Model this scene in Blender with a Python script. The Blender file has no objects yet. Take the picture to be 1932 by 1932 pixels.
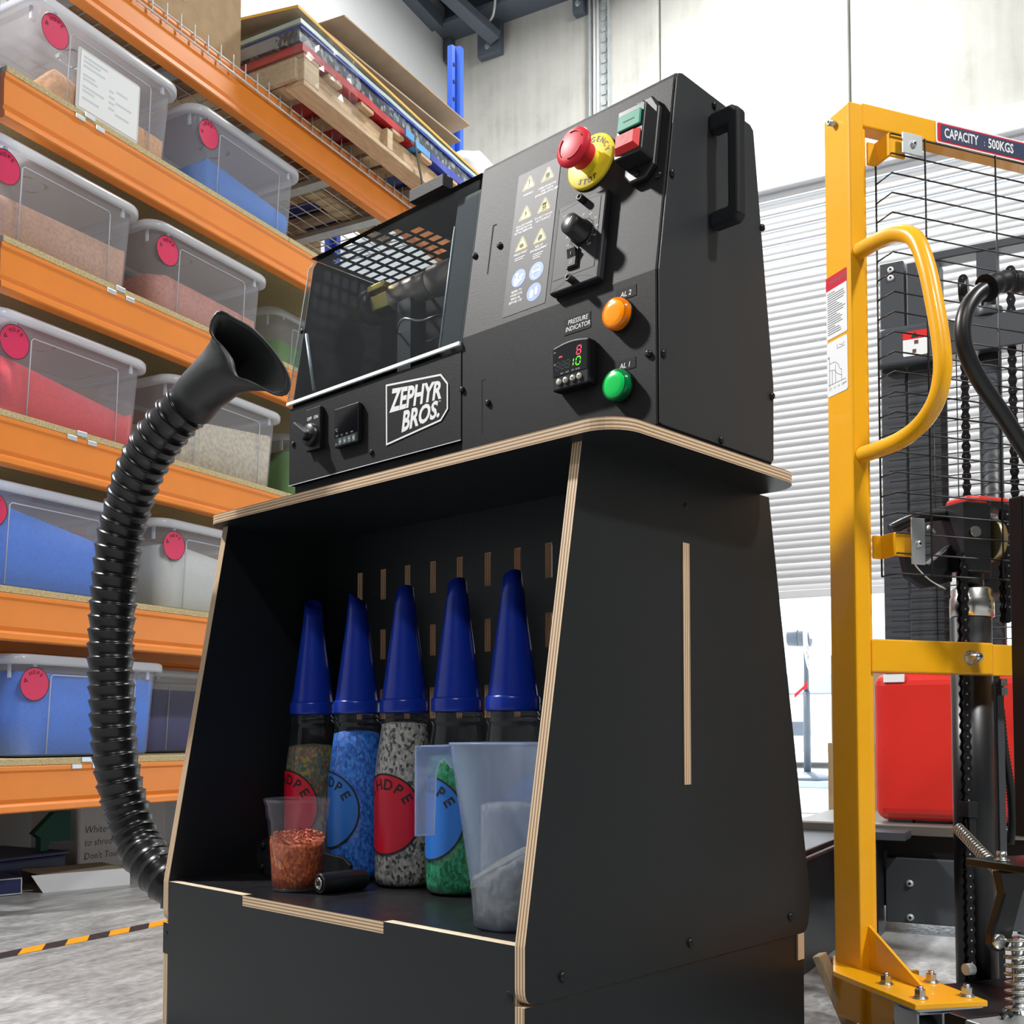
import bpy, bmesh, math, random
from mathutils import Vector, Matrix, noise as mnoise

scene = bpy.context.scene
COL = scene.collection
random.seed(7)
PI = math.pi
R = math.radians

# ------------------------------------------------------------------ camera
YAW = R(43.6)
PITCH = math.atan(92 / 2050)
fwd = Vector((-math.sin(YAW) * math.cos(PITCH), math.cos(YAW) * math.cos(PITCH), math.sin(PITCH)))
rgt = Vector((math.cos(YAW), math.sin(YAW), 0))
upv = rgt.cross(fwd)
cd = bpy.data.cameras.new('camera')
cd.sensor_width = 36
cd.lens = 36 * 2050 / 1932
cd.shift_y = 324 / 1932
cd.clip_end = 200
cam = bpy.data.objects.new('camera', cd)
COL.objects.link(cam)
cam.matrix_world = Matrix(((rgt.x, upv.x, -fwd.x, 0), (rgt.y, upv.y, -fwd.y, 0), (rgt.z, upv.z, -fwd.z, 0.55), (0, 0, 0, 1)))
scene.camera = cam

# ------------------------------------------------------------------ sky, sun, exposure
scene.view_settings.view_transform = 'Standard'
scene.view_settings.look = 'None'
scene.view_settings.gamma = 1
scene.view_settings.use_curve_mapping = False
scene.view_settings.exposure = 0.12
scene.cycles.transparent_max_bounces = 24
scene.cycles.max_bounces = 8
w = bpy.data.worlds.new('overcast_sky')
scene.world = w
w.use_nodes = True
wb = w.node_tree.nodes['Background']
wb.inputs[0].default_value = (0.86, 0.93, 1.0, 1)
wb.inputs[1].default_value = 2.6
sd = bpy.data.lights.new('sun', 'SUN')
sd.energy = 6
sd.angle = R(3)
sun = bpy.data.objects.new('sun', sd)
COL.objects.link(sun)

ANG = R(15.2)
RM = Matrix.Rotation(ANG, 4, 'Z')          # room frame: x = across the aisle, y = along the racking
def room(a, b, z=0.0):
    return RM @ Vector((a, b, z))
sun.rotation_euler = (RM.to_3x3() @ Vector((0.25, -0.42, -0.87))).to_track_quat('-Z', 'Y').to_euler()

def lamp(name, pos, power, size, target, color=(1, 0.98, 0.95), spread=180, shape='DISK'):
    l = bpy.data.lights.new(name, 'AREA')
    l.shape = shape
    l.size = size
    l.energy = power
    l.color = color
    l.spread = R(spread)
    o = bpy.data.objects.new(name, l)
    COL.objects.link(o)
    o.location = pos
    o.rotation_euler = (Vector(target) - Vector(pos)).to_track_quat('-Z', 'Y').to_euler()
    return o
# floodlight on a bracket over the racking: room position, power, size, spread, aim (world)
FLOOD = ((-3.70, 0.78, 4.25), 80, 0.22, 100, Vector((-1.1, 1.3, 0.9)))
# high bay lamps: (room position, power, diameter)
HIGH_BAYS = [((-1.6, 5.25, 5.5), 110, 0.45),
             ((3.4, 0.9, 5.65), 420, 0.6),
             ((1.0, -3.0, 5.5), 150, 0.45),
             ((-3.35, 4.2, 5.45), 45, 0.45)]

# ------------------------------------------------------------------ materials
def newmat(name):
    m = bpy.data.materials.new(name)
    m.use_nodes = True
    return m, m.node_tree, m.node_tree.nodes['Principled BSDF']
def nd(t, kind, **kw):
    n = t.nodes.new(kind)
    for k, v in kw.items():
        setattr(n, k, v)
    return n
def ramp(t, stops, interp='LINEAR'):
    n = t.nodes.new('ShaderNodeValToRGB')
    cr = n.color_ramp
    cr.interpolation = interp
    while len(cr.elements) > len(stops):
        cr.elements.remove(cr.elements[-1])
    while len(cr.elements) < len(stops):
        cr.elements.new(1.0)
    for e, (p, c) in zip(cr.elements, stops):
        e.position = p
        e.color = (*c, 1) if len(c) == 3 else c
    return n
def coords(t, scale=(1, 1, 1), rot=(0, 0, 0)):
    tc = nd(t, 'ShaderNodeTexCoord')
    mp = nd(t, 'ShaderNodeMapping')
    mp.inputs['Scale'].default_value = scale
    mp.inputs['Rotation'].default_value = rot
    t.links.new(tc.outputs['Object'], mp.inputs['Vector'])
    return mp.outputs['Vector']
def pm(name, color, rough=0.5, metal=0.0, spec=0.5, var=0.0, vscale=8.0, bump=0.0, bscale=300.0, coat=0.0, emit=None, estr=1.0, stretch=(1, 1, 1), trans=0.0):
    m, t, p = newmat(name)
    p.inputs['Base Color'].default_value = (*color, 1)
    p.inputs['Roughness'].default_value = rough
    p.inputs['Metallic'].default_value = metal
    p.inputs['Specular IOR Level'].default_value = spec
    p.inputs['Coat Weight'].default_value = coat
    p.inputs['Transmission Weight'].default_value = trans
    if emit:
        p.inputs['Emission Color'].default_value = (*emit, 1)
        p.inputs['Emission Strength'].default_value = estr
    if var:
        n = nd(t, 'ShaderNodeTexNoise')
        n.inputs['Scale'].default_value = vscale
        n.inputs['Detail'].default_value = 6
        t.links.new(coords(t, stretch), n.inputs['Vector'])
        r = ramp(t, [(0.25, tuple(c * (1 - var) for c in color)), (0.75, tuple(min(1, c * (1 + var)) for c in color))])
        t.links.new(n.outputs['Fac'], r.inputs['Fac'])
        t.links.new(r.outputs['Color'], p.inputs['Base Color'])
    if bump:
        n = nd(t, 'ShaderNodeTexNoise')
        n.inputs['Scale'].default_value = bscale
        n.inputs['Detail'].default_value = 3
        t.links.new(coords(t, stretch), n.inputs['Vector'])
        b = nd(t, 'ShaderNodeBump')
        b.inputs['Strength'].default_value = bump
        b.inputs['Distance'].default_value = 0.0006
        t.links.new(n.outputs['Fac'], b.inputs['Height'])
        t.links.new(b.outputs['Normal'], p.inputs['Normal'])
    return m
def clear(name, tint=(0.95, 0.96, 0.97), gloss=0.6, haze=0.0, hcol=(0.8, 0.82, 0.85), rough=0.06):
    """thin clear plastic: see-through with a fresnel sheen and some milky haze"""
    m, t, p = newmat(name)
    out = t.nodes['Material Output']
    tr = nd(t, 'ShaderNodeBsdfTransparent')
    tr.inputs[0].default_value = (*tint, 1)
    gl = nd(t, 'ShaderNodeBsdfGlossy')
    gl.inputs['Roughness'].default_value = rough
    fr = nd(t, 'ShaderNodeFresnel')
    fr.inputs['IOR'].default_value = 1.45
    mu = nd(t, 'ShaderNodeMath', operation='MULTIPLY')
    mu.inputs[1].default_value = gloss
    t.links.new(fr.outputs[0], mu.inputs[0])
    # same sheen from both sides of the sheet
    ge = nd(t, 'ShaderNodeNewGeometry')
    io = nd(t, 'ShaderNodeMapRange')
    io.inputs['To Min'].default_value = 1.45
    io.inputs['To Max'].default_value = 1 / 1.45
    t.links.new(ge.outputs['Backfacing'], io.inputs['Value'])
    t.links.new(io.outputs['Result'], fr.inputs['IOR'])
    base = tr.outputs[0]
    if haze:
        p.inputs['Base Color'].default_value = (*hcol, 1)
        p.inputs['Roughness'].default_value = 0.5
        tl = nd(t, 'ShaderNodeBsdfTranslucent')
        tl.inputs[0].default_value = (*hcol, 1)
        m0 = nd(t, 'ShaderNodeMixShader')
        m0.inputs[0].default_value = 0.45
        t.links.new(p.outputs[0], m0.inputs[1])
        t.links.new(tl.outputs[0], m0.inputs[2])
        mx0 = nd(t, 'ShaderNodeMixShader')
        mx0.inputs[0].default_value = haze
        t.links.new(tr.outputs[0], mx0.inputs[1])
        t.links.new(m0.outputs[0], mx0.inputs[2])
        base = mx0.outputs[0]
    mx = nd(t, 'ShaderNodeMixShader')
    t.links.new(mu.outputs[0], mx.inputs[0])
    t.links.new(base, mx.inputs[1])
    t.links.new(gl.outputs[0], mx.inputs[2])
    t.links.new(mx.outputs[0], out.inputs['Surface'])
    return m
def flakes(name, cols, scale=230.0, bump=0.7, rough=0.55):
    m, t, p = newmat(name)
    v = nd(t, 'ShaderNodeTexVoronoi')
    v.inputs['Scale'].default_value = scale
    t.links.new(coords(t, (1, 1, 0.7)), v.inputs['Vector'])
    sp = nd(t, 'ShaderNodeSeparateColor')
    t.links.new(v.outputs['Color'], sp.inputs[0])
    st = [((i + 0.0) / len(cols), c) for i, c in enumerate(cols)]
    r = ramp(t, st, 'CONSTANT')
    t.links.new(sp.outputs[0], r.inputs['Fac'])
    t.links.new(r.outputs['Color'], p.inputs['Base Color'])
    p.inputs['Roughness'].default_value = rough
    b = nd(t, 'ShaderNodeBump')
    b.inputs['Strength'].default_value = bump
    b.inputs['Distance'].default_value = 0.004
    t.links.new(sp.outputs[1], b.inputs['Height'])
    t.links.new(b.outputs['Normal'], p.inputs['Normal'])
    return m
def ply(name, axis):
    """plywood edge: thin light and dark veneers stacked along one local axis"""
    m, t, p = newmat(name)
    tc = nd(t, 'ShaderNodeTexCoord')
    s = nd(t, 'ShaderNodeSeparateXYZ')
    t.links.new(tc.outputs['Object'], s.inputs[0])
    n = nd(t, 'ShaderNodeTexNoise')
    n.inputs['Scale'].default_value = 60
    t.links.new(coords(t, tuple(0.08 if i != axis else 3 for i in range(3))), n.inputs['Vector'])
    a = nd(t, 'ShaderNodeMath', operation='MULTIPLY_ADD')
    a.inputs[1].default_value = 0.0014
    t.links.new(n.outputs['Fac'], a.inputs[0])
    t.links.new(s.outputs[axis], a.inputs[2])
    d = nd(t, 'ShaderNodeMath', operation='DIVIDE')
    d.inputs[1].default_value = 0.0052
    t.links.new(a.outputs[0], d.inputs[0])
    f = nd(t, 'ShaderNodeMath', operation='FRACT')
    t.links.new(d.outputs[0], f.inputs[0])
    r = ramp(t, [(0.0, (0.62, 0.47, 0.31)), (0.42, (0.70, 0.55, 0.38)), (0.52, (0.23, 0.13, 0.07)), (0.9, (0.36, 0.22, 0.12)), (1.0, (0.62, 0.47, 0.31))])
    t.links.new(f.outputs[0], r.inputs['Fac'])
    t.links.new(r.outputs['Color'], p.inputs['Base Color'])
    p.inputs['Roughness'].default_value = 0.6
    return m
def wood(name, c1, c2, scale=14, stretch=(6, 0.6, 6)):
    m, t, p = newmat(name)
    n = nd(t, 'ShaderNodeTexNoise')
    n.inputs['Scale'].default_value = scale
    n.inputs['Detail'].default_value = 8
    n.inputs['Distortion'].default_value = 1.2
    t.links.new(coords(t, stretch), n.inputs['Vector'])
    r = ramp(t, [(0.3, c1), (0.7, c2)])
    t.links.new(n.outputs['Fac'], r.inputs['Fac'])
    t.links.new(r.outputs['Color'], p.inputs['Base Color'])
    p.inputs['Roughness'].default_value = 0.75
    return m

M = {}
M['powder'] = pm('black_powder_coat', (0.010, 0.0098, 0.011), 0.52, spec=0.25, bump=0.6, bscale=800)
M['powder_side'] = pm('black_powder_coat_lit_side', (0.018, 0.020, 0.023), 0.45, spec=0.45, bump=0.2, bscale=900)  # same coat, made lighter and bluer for the daylight on the side plate
M['black_steel'] = pm('black_inner_steel', (0.006, 0.006, 0.007), 0.5)
M['lam'] = pm('black_phenolic_film', (0.0085, 0.0105, 0.0125), 0.42, spec=0.33, bump=0.12, bscale=600)
M['lam_top'] = pm('black_phenolic_shelf_top', (0.012, 0.012, 0.014), 0.32, spec=0.5, var=0.5, vscale=40, bump=0.15, bscale=200)
M['plyx'], M['plyy'], M['plyz'] = ply('plywood_edge_x', 0), ply('plywood_edge_y', 1), ply('plywood_edge_z', 2)
M['plytop'] = pm('plywood_lit_edge', (0.72, 0.6, 0.44), 0.6, var=0.1, vscale=60)  # paler copy of the ply edge, light from above put into the colour
M['bolt'] = pm('black_oxide_bolt', (0.02, 0.02, 0.022), 0.3, metal=0.6)
M['hole'] = pm('recess_shade', (0.003, 0.003, 0.003), 0.8)  # near-black flats stand in for the shade inside sockets and slots
M['black'] = pm('black_plastic', (0.012, 0.012, 0.014), 0.35)
M['black_matt'] = pm('matt_black_plastic', (0.014, 0.015, 0.018), 0.5, spec=0.2)
M['gloss_black'] = pm('gloss_black_screen', (0.004, 0.004, 0.006), 0.12)
M['rubber'] = pm('black_hose_rubber', (0.007, 0.007, 0.008), 0.27, spec=0.45)
M['nozzle'] = pm('matt_black_moulded_nozzle', (0.02, 0.021, 0.023), 0.42)
M['white_ink'] = pm('white_print', (0.8, 0.8, 0.8), 0.5)
M['grey_ink'] = pm('light_grey_print', (0.45, 0.45, 0.47), 0.5)
M['black_ink'] = pm('black_print', (0.01, 0.01, 0.01), 0.6)
M['yellow_ink'] = pm('yellow_warning_print', (0.85, 0.68, 0.13), 0.5)
M['blue_ink'] = pm('blue_mandatory_print', (0.10, 0.22, 0.62), 0.5)
M['decal'] = pm('grey_safety_decal', (0.03, 0.03, 0.037), 0.5, spec=0.25)
M['red'] = pm('red_button_plastic', (0.62, 0.02, 0.04), 0.45, spec=0.2)
M['red2'] = pm('red_push_plastic', (0.7, 0.03, 0.03), 0.45, spec=0.2)
M['green'] = pm('green_push_plastic', (0.02, 0.26, 0.17), 0.45, spec=0.2)
M['yellow'] = pm('yellow_plastic', (0.78, 0.62, 0.02), 0.45)
M['amber'] = pm('amber_lens', (1.0, 0.30, 0.0), 0.25, emit=(1, 0.25, 0.0), estr=0.25)
M['green_lens'] = pm('green_lens', (0.0, 0.5, 0.08), 0.25, emit=(0, 0.55, 0.1), estr=0.22)
M['amber_rim'] = pm('amber_rim', (0.75, 0.17, 0.0), 0.15)
M['green_rim'] = pm('green_rim', (0.0, 0.16, 0.04), 0.15)
M['led_red'] = pm('red_led', (0.1, 0, 0), 0.4, emit=(1, 0.03, 0.08), estr=2.2)
M['led_green'] = pm('green_led', (0, 0.1, 0), 0.4, emit=(0.12, 1, 0.02), estr=1.6)
M['steel'] = pm('bright_steel', (0.62, 0.62, 0.60), 0.25, metal=1.0)
M['zinc'] = pm('zinc_plate', (0.62, 0.66, 0.68), 0.38, metal=0.85)
M['galv'] = pm('galvanised_steel', (0.55, 0.60, 0.61), 0.5, metal=0.4, var=0.12, vscale=20)
M['brass'] = pm('brass', (0.72, 0.56, 0.16), 0.25, metal=1.0)
M['band'] = pm('heater_band_steel', (0.36, 0.30, 0.26), 0.4, metal=0.5)
M['acrylic'] = clear('smoked_clear_guard', (0.80, 0.83, 0.85), 0.45, haze=0.004, hcol=(0.5, 0.58, 0.65))
M['pet'] = clear('clear_bottle_plastic', (0.93, 0.94, 0.95), 1.0, haze=0.02)
M['cup'] = clear('clear_cup_plastic', (0.94, 0.94, 0.96), 1.0, haze=0.04, hcol=(0.7, 0.7, 0.85))
M['jug'] = clear('frosted_polypropylene', (0.80, 0.85, 0.95), 0.5, haze=0.36, hcol=(0.46, 0.56, 0.76), rough=0.25)
M['tub'] = clear('frosted_tub_plastic', (0.93, 0.94, 0.96), 0.5, haze=0.30, hcol=(0.62, 0.64, 0.70), rough=0.2)
M['rim'] = clear('milky_tub_rim', (0.9, 0.92, 0.95), 0.5, haze=0.85, hcol=(0.80, 0.84, 0.90), rough=0.2)
M['wrap'] = clear('stretch_film', (0.95, 0.96, 0.97), 0.4, haze=0.07, hcol=(0.85, 0.86, 0.86), rough=0.12)
M['blue_cap'] = pm('blue_cap_plastic', (0.006, 0.03, 0.34), 0.25, spec=0.5)
M['lab_red'] = pm('red_label', (0.62, 0.005, 0.03), 0.35)
M['lab_blue'] = pm('blue_label', (0.02, 0.17, 0.62), 0.35)
M['sticker'] = pm('pink_red_sticker', (0.66, 0.02, 0.10), 0.4)
M['orange'] = pm('orange_rack_paint', (0.80, 0.24, 0.025), 0.38, var=0.06, vscale=6, bump=0.05, bscale=120)
M['rackblue'] = pm('blue_rack_paint', (0.01, 0.10, 0.72), 0.4)
M['chip'] = pm('particle_board', (0.50, 0.40, 0.21), 0.8, var=0.35, vscale=160)
M['chip_under'] = pm('particle_board_underside', (0.30, 0.26, 0.2), 0.8, var=0.15, vscale=60)
M['wire'] = pm('zinc_wire', (0.74, 0.74, 0.72), 0.4, metal=0.2)
M['blackwire'] = pm('black_coated_wire', (0.008, 0.008, 0.01), 0.4)
M['syellow'] = pm('yellow_machine_paint', (0.86, 0.41, 0.006), 0.3, spec=0.5, var=0.05, vscale=5, coat=0.3)
M['darkpaint'] = pm('dark_grey_machine_paint', (0.055, 0.062, 0.072), 0.4)
M['blackpaint'] = pm('black_machine_paint', (0.008, 0.009, 0.011), 0.35)
M['chain'] = pm('oiled_chain_steel', (0.02, 0.02, 0.024), 0.35, metal=0.7)
M['redpaint'] = pm('red_machine_cover', (0.66, 0.03, 0.022), 0.3, var=0.06, vscale=4, coat=0.3)
M['card'] = pm('brown_cardboard', (0.42, 0.29, 0.16), 0.85, var=0.12, vscale=18)
M['card_pale'] = pm('pale_cardboard', (0.46, 0.36, 0.26), 0.85, var=0.1, vscale=12)
M['card_dark'] = pm('grey_brown_cardboard', (0.33, 0.27, 0.21), 0.85, var=0.1, vscale=12)
M['card_orange'] = pm('orange_edged_cardboard', (0.85, 0.48, 0.08), 0.7)
M['pine'] = wood('pallet_pine', (0.42, 0.27, 0.15), (0.66, 0.48, 0.29))
M['pine_pale'] = wood('pale_pallet_pine', (0.52, 0.38, 0.24), (0.72, 0.57, 0.38))
M['sheet_red'] = pm('red_plastic_sheet', (0.50, 0.02, 0.03), 0.35, var=0.3, vscale=8)
M['sheet_blue'] = pm('blue_plastic_sheet', (0.03, 0.06, 0.42), 0.35, var=0.3, vscale=8)
M['sheet_sky'] = pm('light_blue_plastic_sheet', (0.10, 0.36, 0.75), 0.35, var=0.2, vscale=8)
M['sheet_grey'] = pm('grey_plastic_sheet', (0.28, 0.29, 0.31), 0.35, var=0.2, vscale=12)
M['sheet_black'] = flakes('speckled_recycled_sheet', [(0.02, 0.03, 0.05), (0.03, 0.05, 0.07), (0.06, 0.12, 0.2), (0.25, 0.28, 0.3), (0.02, 0.02, 0.03)], 60, 0.1, 0.3)
M['sheet_mint'] = pm('pale_mint_plastic_sheet', (0.46, 0.60, 0.58), 0.35)
M['paper'] = pm('white_paper', (0.80, 0.83, 0.85), 0.7)
M['sleeve'] = pm('clear_document_sleeve', (0.62, 0.62, 0.63), 0.3)
M['greyline'] = pm('pale_grey_print', (0.58, 0.62, 0.66), 0.7)
M['whitebox'] = pm('white_carton', (0.55, 0.55, 0.54), 0.7, var=0.05, vscale=6)
M['whitebright'] = pm('white_coated_board', (0.68, 0.70, 0.73), 0.6, var=0.05, vscale=10)
M['navy'] = pm('navy_blue_plastic', (0.012, 0.02, 0.09), 0.5)
M['dkgreen'] = pm('dark_green_card', (0.0, 0.07, 0.045), 0.7)
M['wallwhite'] = pm('white_painted_wall', (0.74, 0.77, 0.79), 0.7, var=0.03, vscale=2)
M['farwall'] = pm('darkened_far_wall', (0.08, 0.08, 0.08), 0.8)  # colour kept dark so the unseen walls reflect like an unlit hall
M['beam'] = pm('blue_grey_steel', (0.11, 0.135, 0.17), 0.5, var=0.1, vscale=4)
M['roofdeck'] = pm('pale_roof_sheet', (0.55, 0.56, 0.56), 0.6)
M['lampglow'] = pm('lamp_lens', (0.9, 0.9, 0.9), 0.4, emit=(1, 0.98, 0.95), estr=6)
M['slat'] = pm('pale_grey_door_slat', (0.80, 0.83, 0.86), 0.45)
M['carwhite'] = pm('white_car_paint', (0.85, 0.87, 0.9), 0.3)
M['carglass'] = pm('car_glass', (0.2, 0.27, 0.38), 0.1)
M['ground'] = pm('pale_concrete_apron', (0.62, 0.62, 0.60), 0.8, var=0.08, vscale=3)

# concrete floor: broom-marked, blotchy, semi-polished
m, t, p = newmat('polished_concrete_floor')
n1 = nd(t, 'ShaderNodeTexNoise'); n1.inputs['Scale'].default_value = 7; n1.inputs['Detail'].default_value = 8
t.links.new(coords(t, (3.0, 0.8, 1), (0, 0, R(20))), n1.inputs['Vector'])
n2 = nd(t, 'ShaderNodeTexNoise'); n2.inputs['Scale'].default_value = 60; n2.inputs['Detail'].default_value = 8
t.links.new(coords(t, (1.4, 0.7, 1)), n2.inputs['Vector'])
mx = nd(t, 'ShaderNodeMath', operation='MULTIPLY_ADD'); mx.inputs[1].default_value = 0.5
t.links.new(n2.outputs['Fac'], mx.inputs[0]); t.links.new(n1.outputs['Fac'], mx.inputs[2])
r = ramp(t, [(0.55, (0.20, 0.205, 0.205)), (0.78, (0.33, 0.34, 0.34)), (0.95, (0.45, 0.46, 0.46))])
t.links.new(mx.outputs[0], r.inputs['Fac']); t.links.new(r.outputs['Color'], p.inputs['Base Color'])
rr = ramp(t, [(0.4, (0.28,) * 3), (0.8, (0.5,) * 3)])
t.links.new(n2.outputs['Fac'], rr.inputs['Fac']); t.links.new(rr.outputs['Color'], p.inputs['Roughness'])
b = nd(t, 'ShaderNodeBump'); b.inputs['Strength'].default_value = 0.25; b.inputs['Distance'].default_value = 0.003
t.links.new(n2.outputs['Fac'], b.inputs['Height']); t.links.new(b.outputs['Normal'], p.inputs['Normal'])
M['floor'] = m
# precast concrete wall panels: blotches and drip streaks
m, t, p = newmat('precast_concrete_panel')
n1 = nd(t, 'ShaderNodeTexNoise'); n1.inputs['Scale'].default_value = 2.6; n1.inputs['Detail'].default_value = 9; n1.inputs['Roughness'].default_value = 0.65
t.links.new(coords(t), n1.inputs['Vector'])
n2 = nd(t, 'ShaderNodeTexNoise'); n2.inputs['Scale'].default_value = 3; n2.inputs['Detail'].default_value = 6
t.links.new(coords(t, (6, 6, 0.35)), n2.inputs['Vector'])
mx = nd(t, 'ShaderNodeMath', operation='MULTIPLY_ADD'); mx.inputs[1].default_value = 0.6
t.links.new(n2.outputs['Fac'], mx.inputs[0]); t.links.new(n1.outputs['Fac'], mx.inputs[2])
r = ramp(t, [(0.55, (0.47, 0.47, 0.43)), (0.72, (0.57, 0.575, 0.54)), (0.95, (0.64, 0.645, 0.61))])
t.links.new(mx.outputs[0], r.inputs['Fac']); t.links.new(r.outputs['Color'], p.inputs['Base Color'])
p.inputs['Roughness'].default_value = 0.8
M['concrete'] = m
# hazard tape
m, t, p = newmat('orange_black_hazard_tape')
tc = nd(t, 'ShaderNodeTexCoord'); s = nd(t, 'ShaderNodeSeparateXYZ')
t.links.new(tc.outputs['Object'], s.inputs[0])
a = nd(t, 'ShaderNodeMath', operation='ADD'); t.links.new(s.outputs[0], a.inputs[0]); t.links.new(s.outputs[1], a.inputs[1])
d = nd(t, 'ShaderNodeMath', operation='DIVIDE'); d.inputs[1].default_value = 0.14; t.links.new(a.outputs[0], d.inputs[0])
f = nd(t, 'ShaderNodeMath', operation='FRACT'); t.links.new(d.outputs[0], f.inputs[0])
r = ramp(t, [(0, (0.85, 0.36, 0.01)), (0.5, (0.03, 0.025, 0.03))], 'CONSTANT')
t.links.new(f.outputs[0], r.inputs['Fac']); t.links.new(r.outputs['Color'], p.inputs['Base Color'])
p.inputs['Roughness'].default_value = 0.4
M['tape'] = m

FL = {}
FL['blue'] = flakes('bright_blue_flake', [(0.02, 0.16, 0.72), (0.03, 0.22, 0.85), (0.01, 0.10, 0.5), (0.06, 0.30, 0.9)])
FL['grey'] = flakes('grey_speckled_flake', [(0.36, 0.34, 0.32), (0.50, 0.48, 0.45), (0.24, 0.23, 0.22), (0.42, 0.40, 0.37), (0.06, 0.06, 0.06), (0.55, 0.53, 0.5)])
FL['green'] = flakes('green_flake', [(0.0, 0.20, 0.08), (0.01, 0.28, 0.13), (0.0, 0.13, 0.05), (0.03, 0.36, 0.2)])
FL['mixed'] = flakes('mixed_colour_flake', [(0.10, 0.13, 0.09), (0.14, 0.16, 0.12), (0.08, 0.10, 0.08), (0.30, 0.20, 0.06), (0.10, 0.14, 0.16), (0.28, 0.07, 0.03), (0.12, 0.15, 0.10), (0.3, 0.26, 0.06)])
FL['natural'] = flakes('straw_coloured_flake', [(0.32, 0.28, 0.20), (0.40, 0.36, 0.26), (0.24, 0.21, 0.15), (0.48, 0.44, 0.33)])
FL['orange'] = flakes('orange_flake', [(0.55, 0.09, 0.02), (0.70, 0.14, 0.03), (0.38, 0.06, 0.015), (0.8, 0.22, 0.06), (0.5, 0.11, 0.03)], 260)
def tubmix(name, c, v=0.25, scale=90):
    return pm(name, c, 0.75, var=v, vscale=scale, bump=0.4, bscale=160)
TB = {'peach': tubmix('peach_granulate', (0.78, 0.42, 0.20)), 'sky': tubmix('mid_blue_granulate', (0.06, 0.25, 0.75), 0.12),
      'tan': tubmix('pinkish_tan_granulate', (0.60, 0.33, 0.20)), 'rose': tubmix('dusty_pink_granulate', (0.60, 0.24, 0.17)),
      'red': tubmix('coral_red_granulate', (0.80, 0.03, 0.05), 0.2), 'beige': tubmix('beige_granulate', (0.62, 0.54, 0.40), 0.35, 70),
      'blue': tubmix('strong_blue_granulate', (0.015, 0.22, 0.90), 0.15), 'white': tubmix('off_white_granulate', (0.70, 0.72, 0.68), 0.06),
      'green': tubmix('leaf_green_granulate', (0.08, 0.30, 0.02), 0.2), 'dark': tubmix('deep_blue_granulate', (0.008, 0.02, 0.22), 0.3)}

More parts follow.
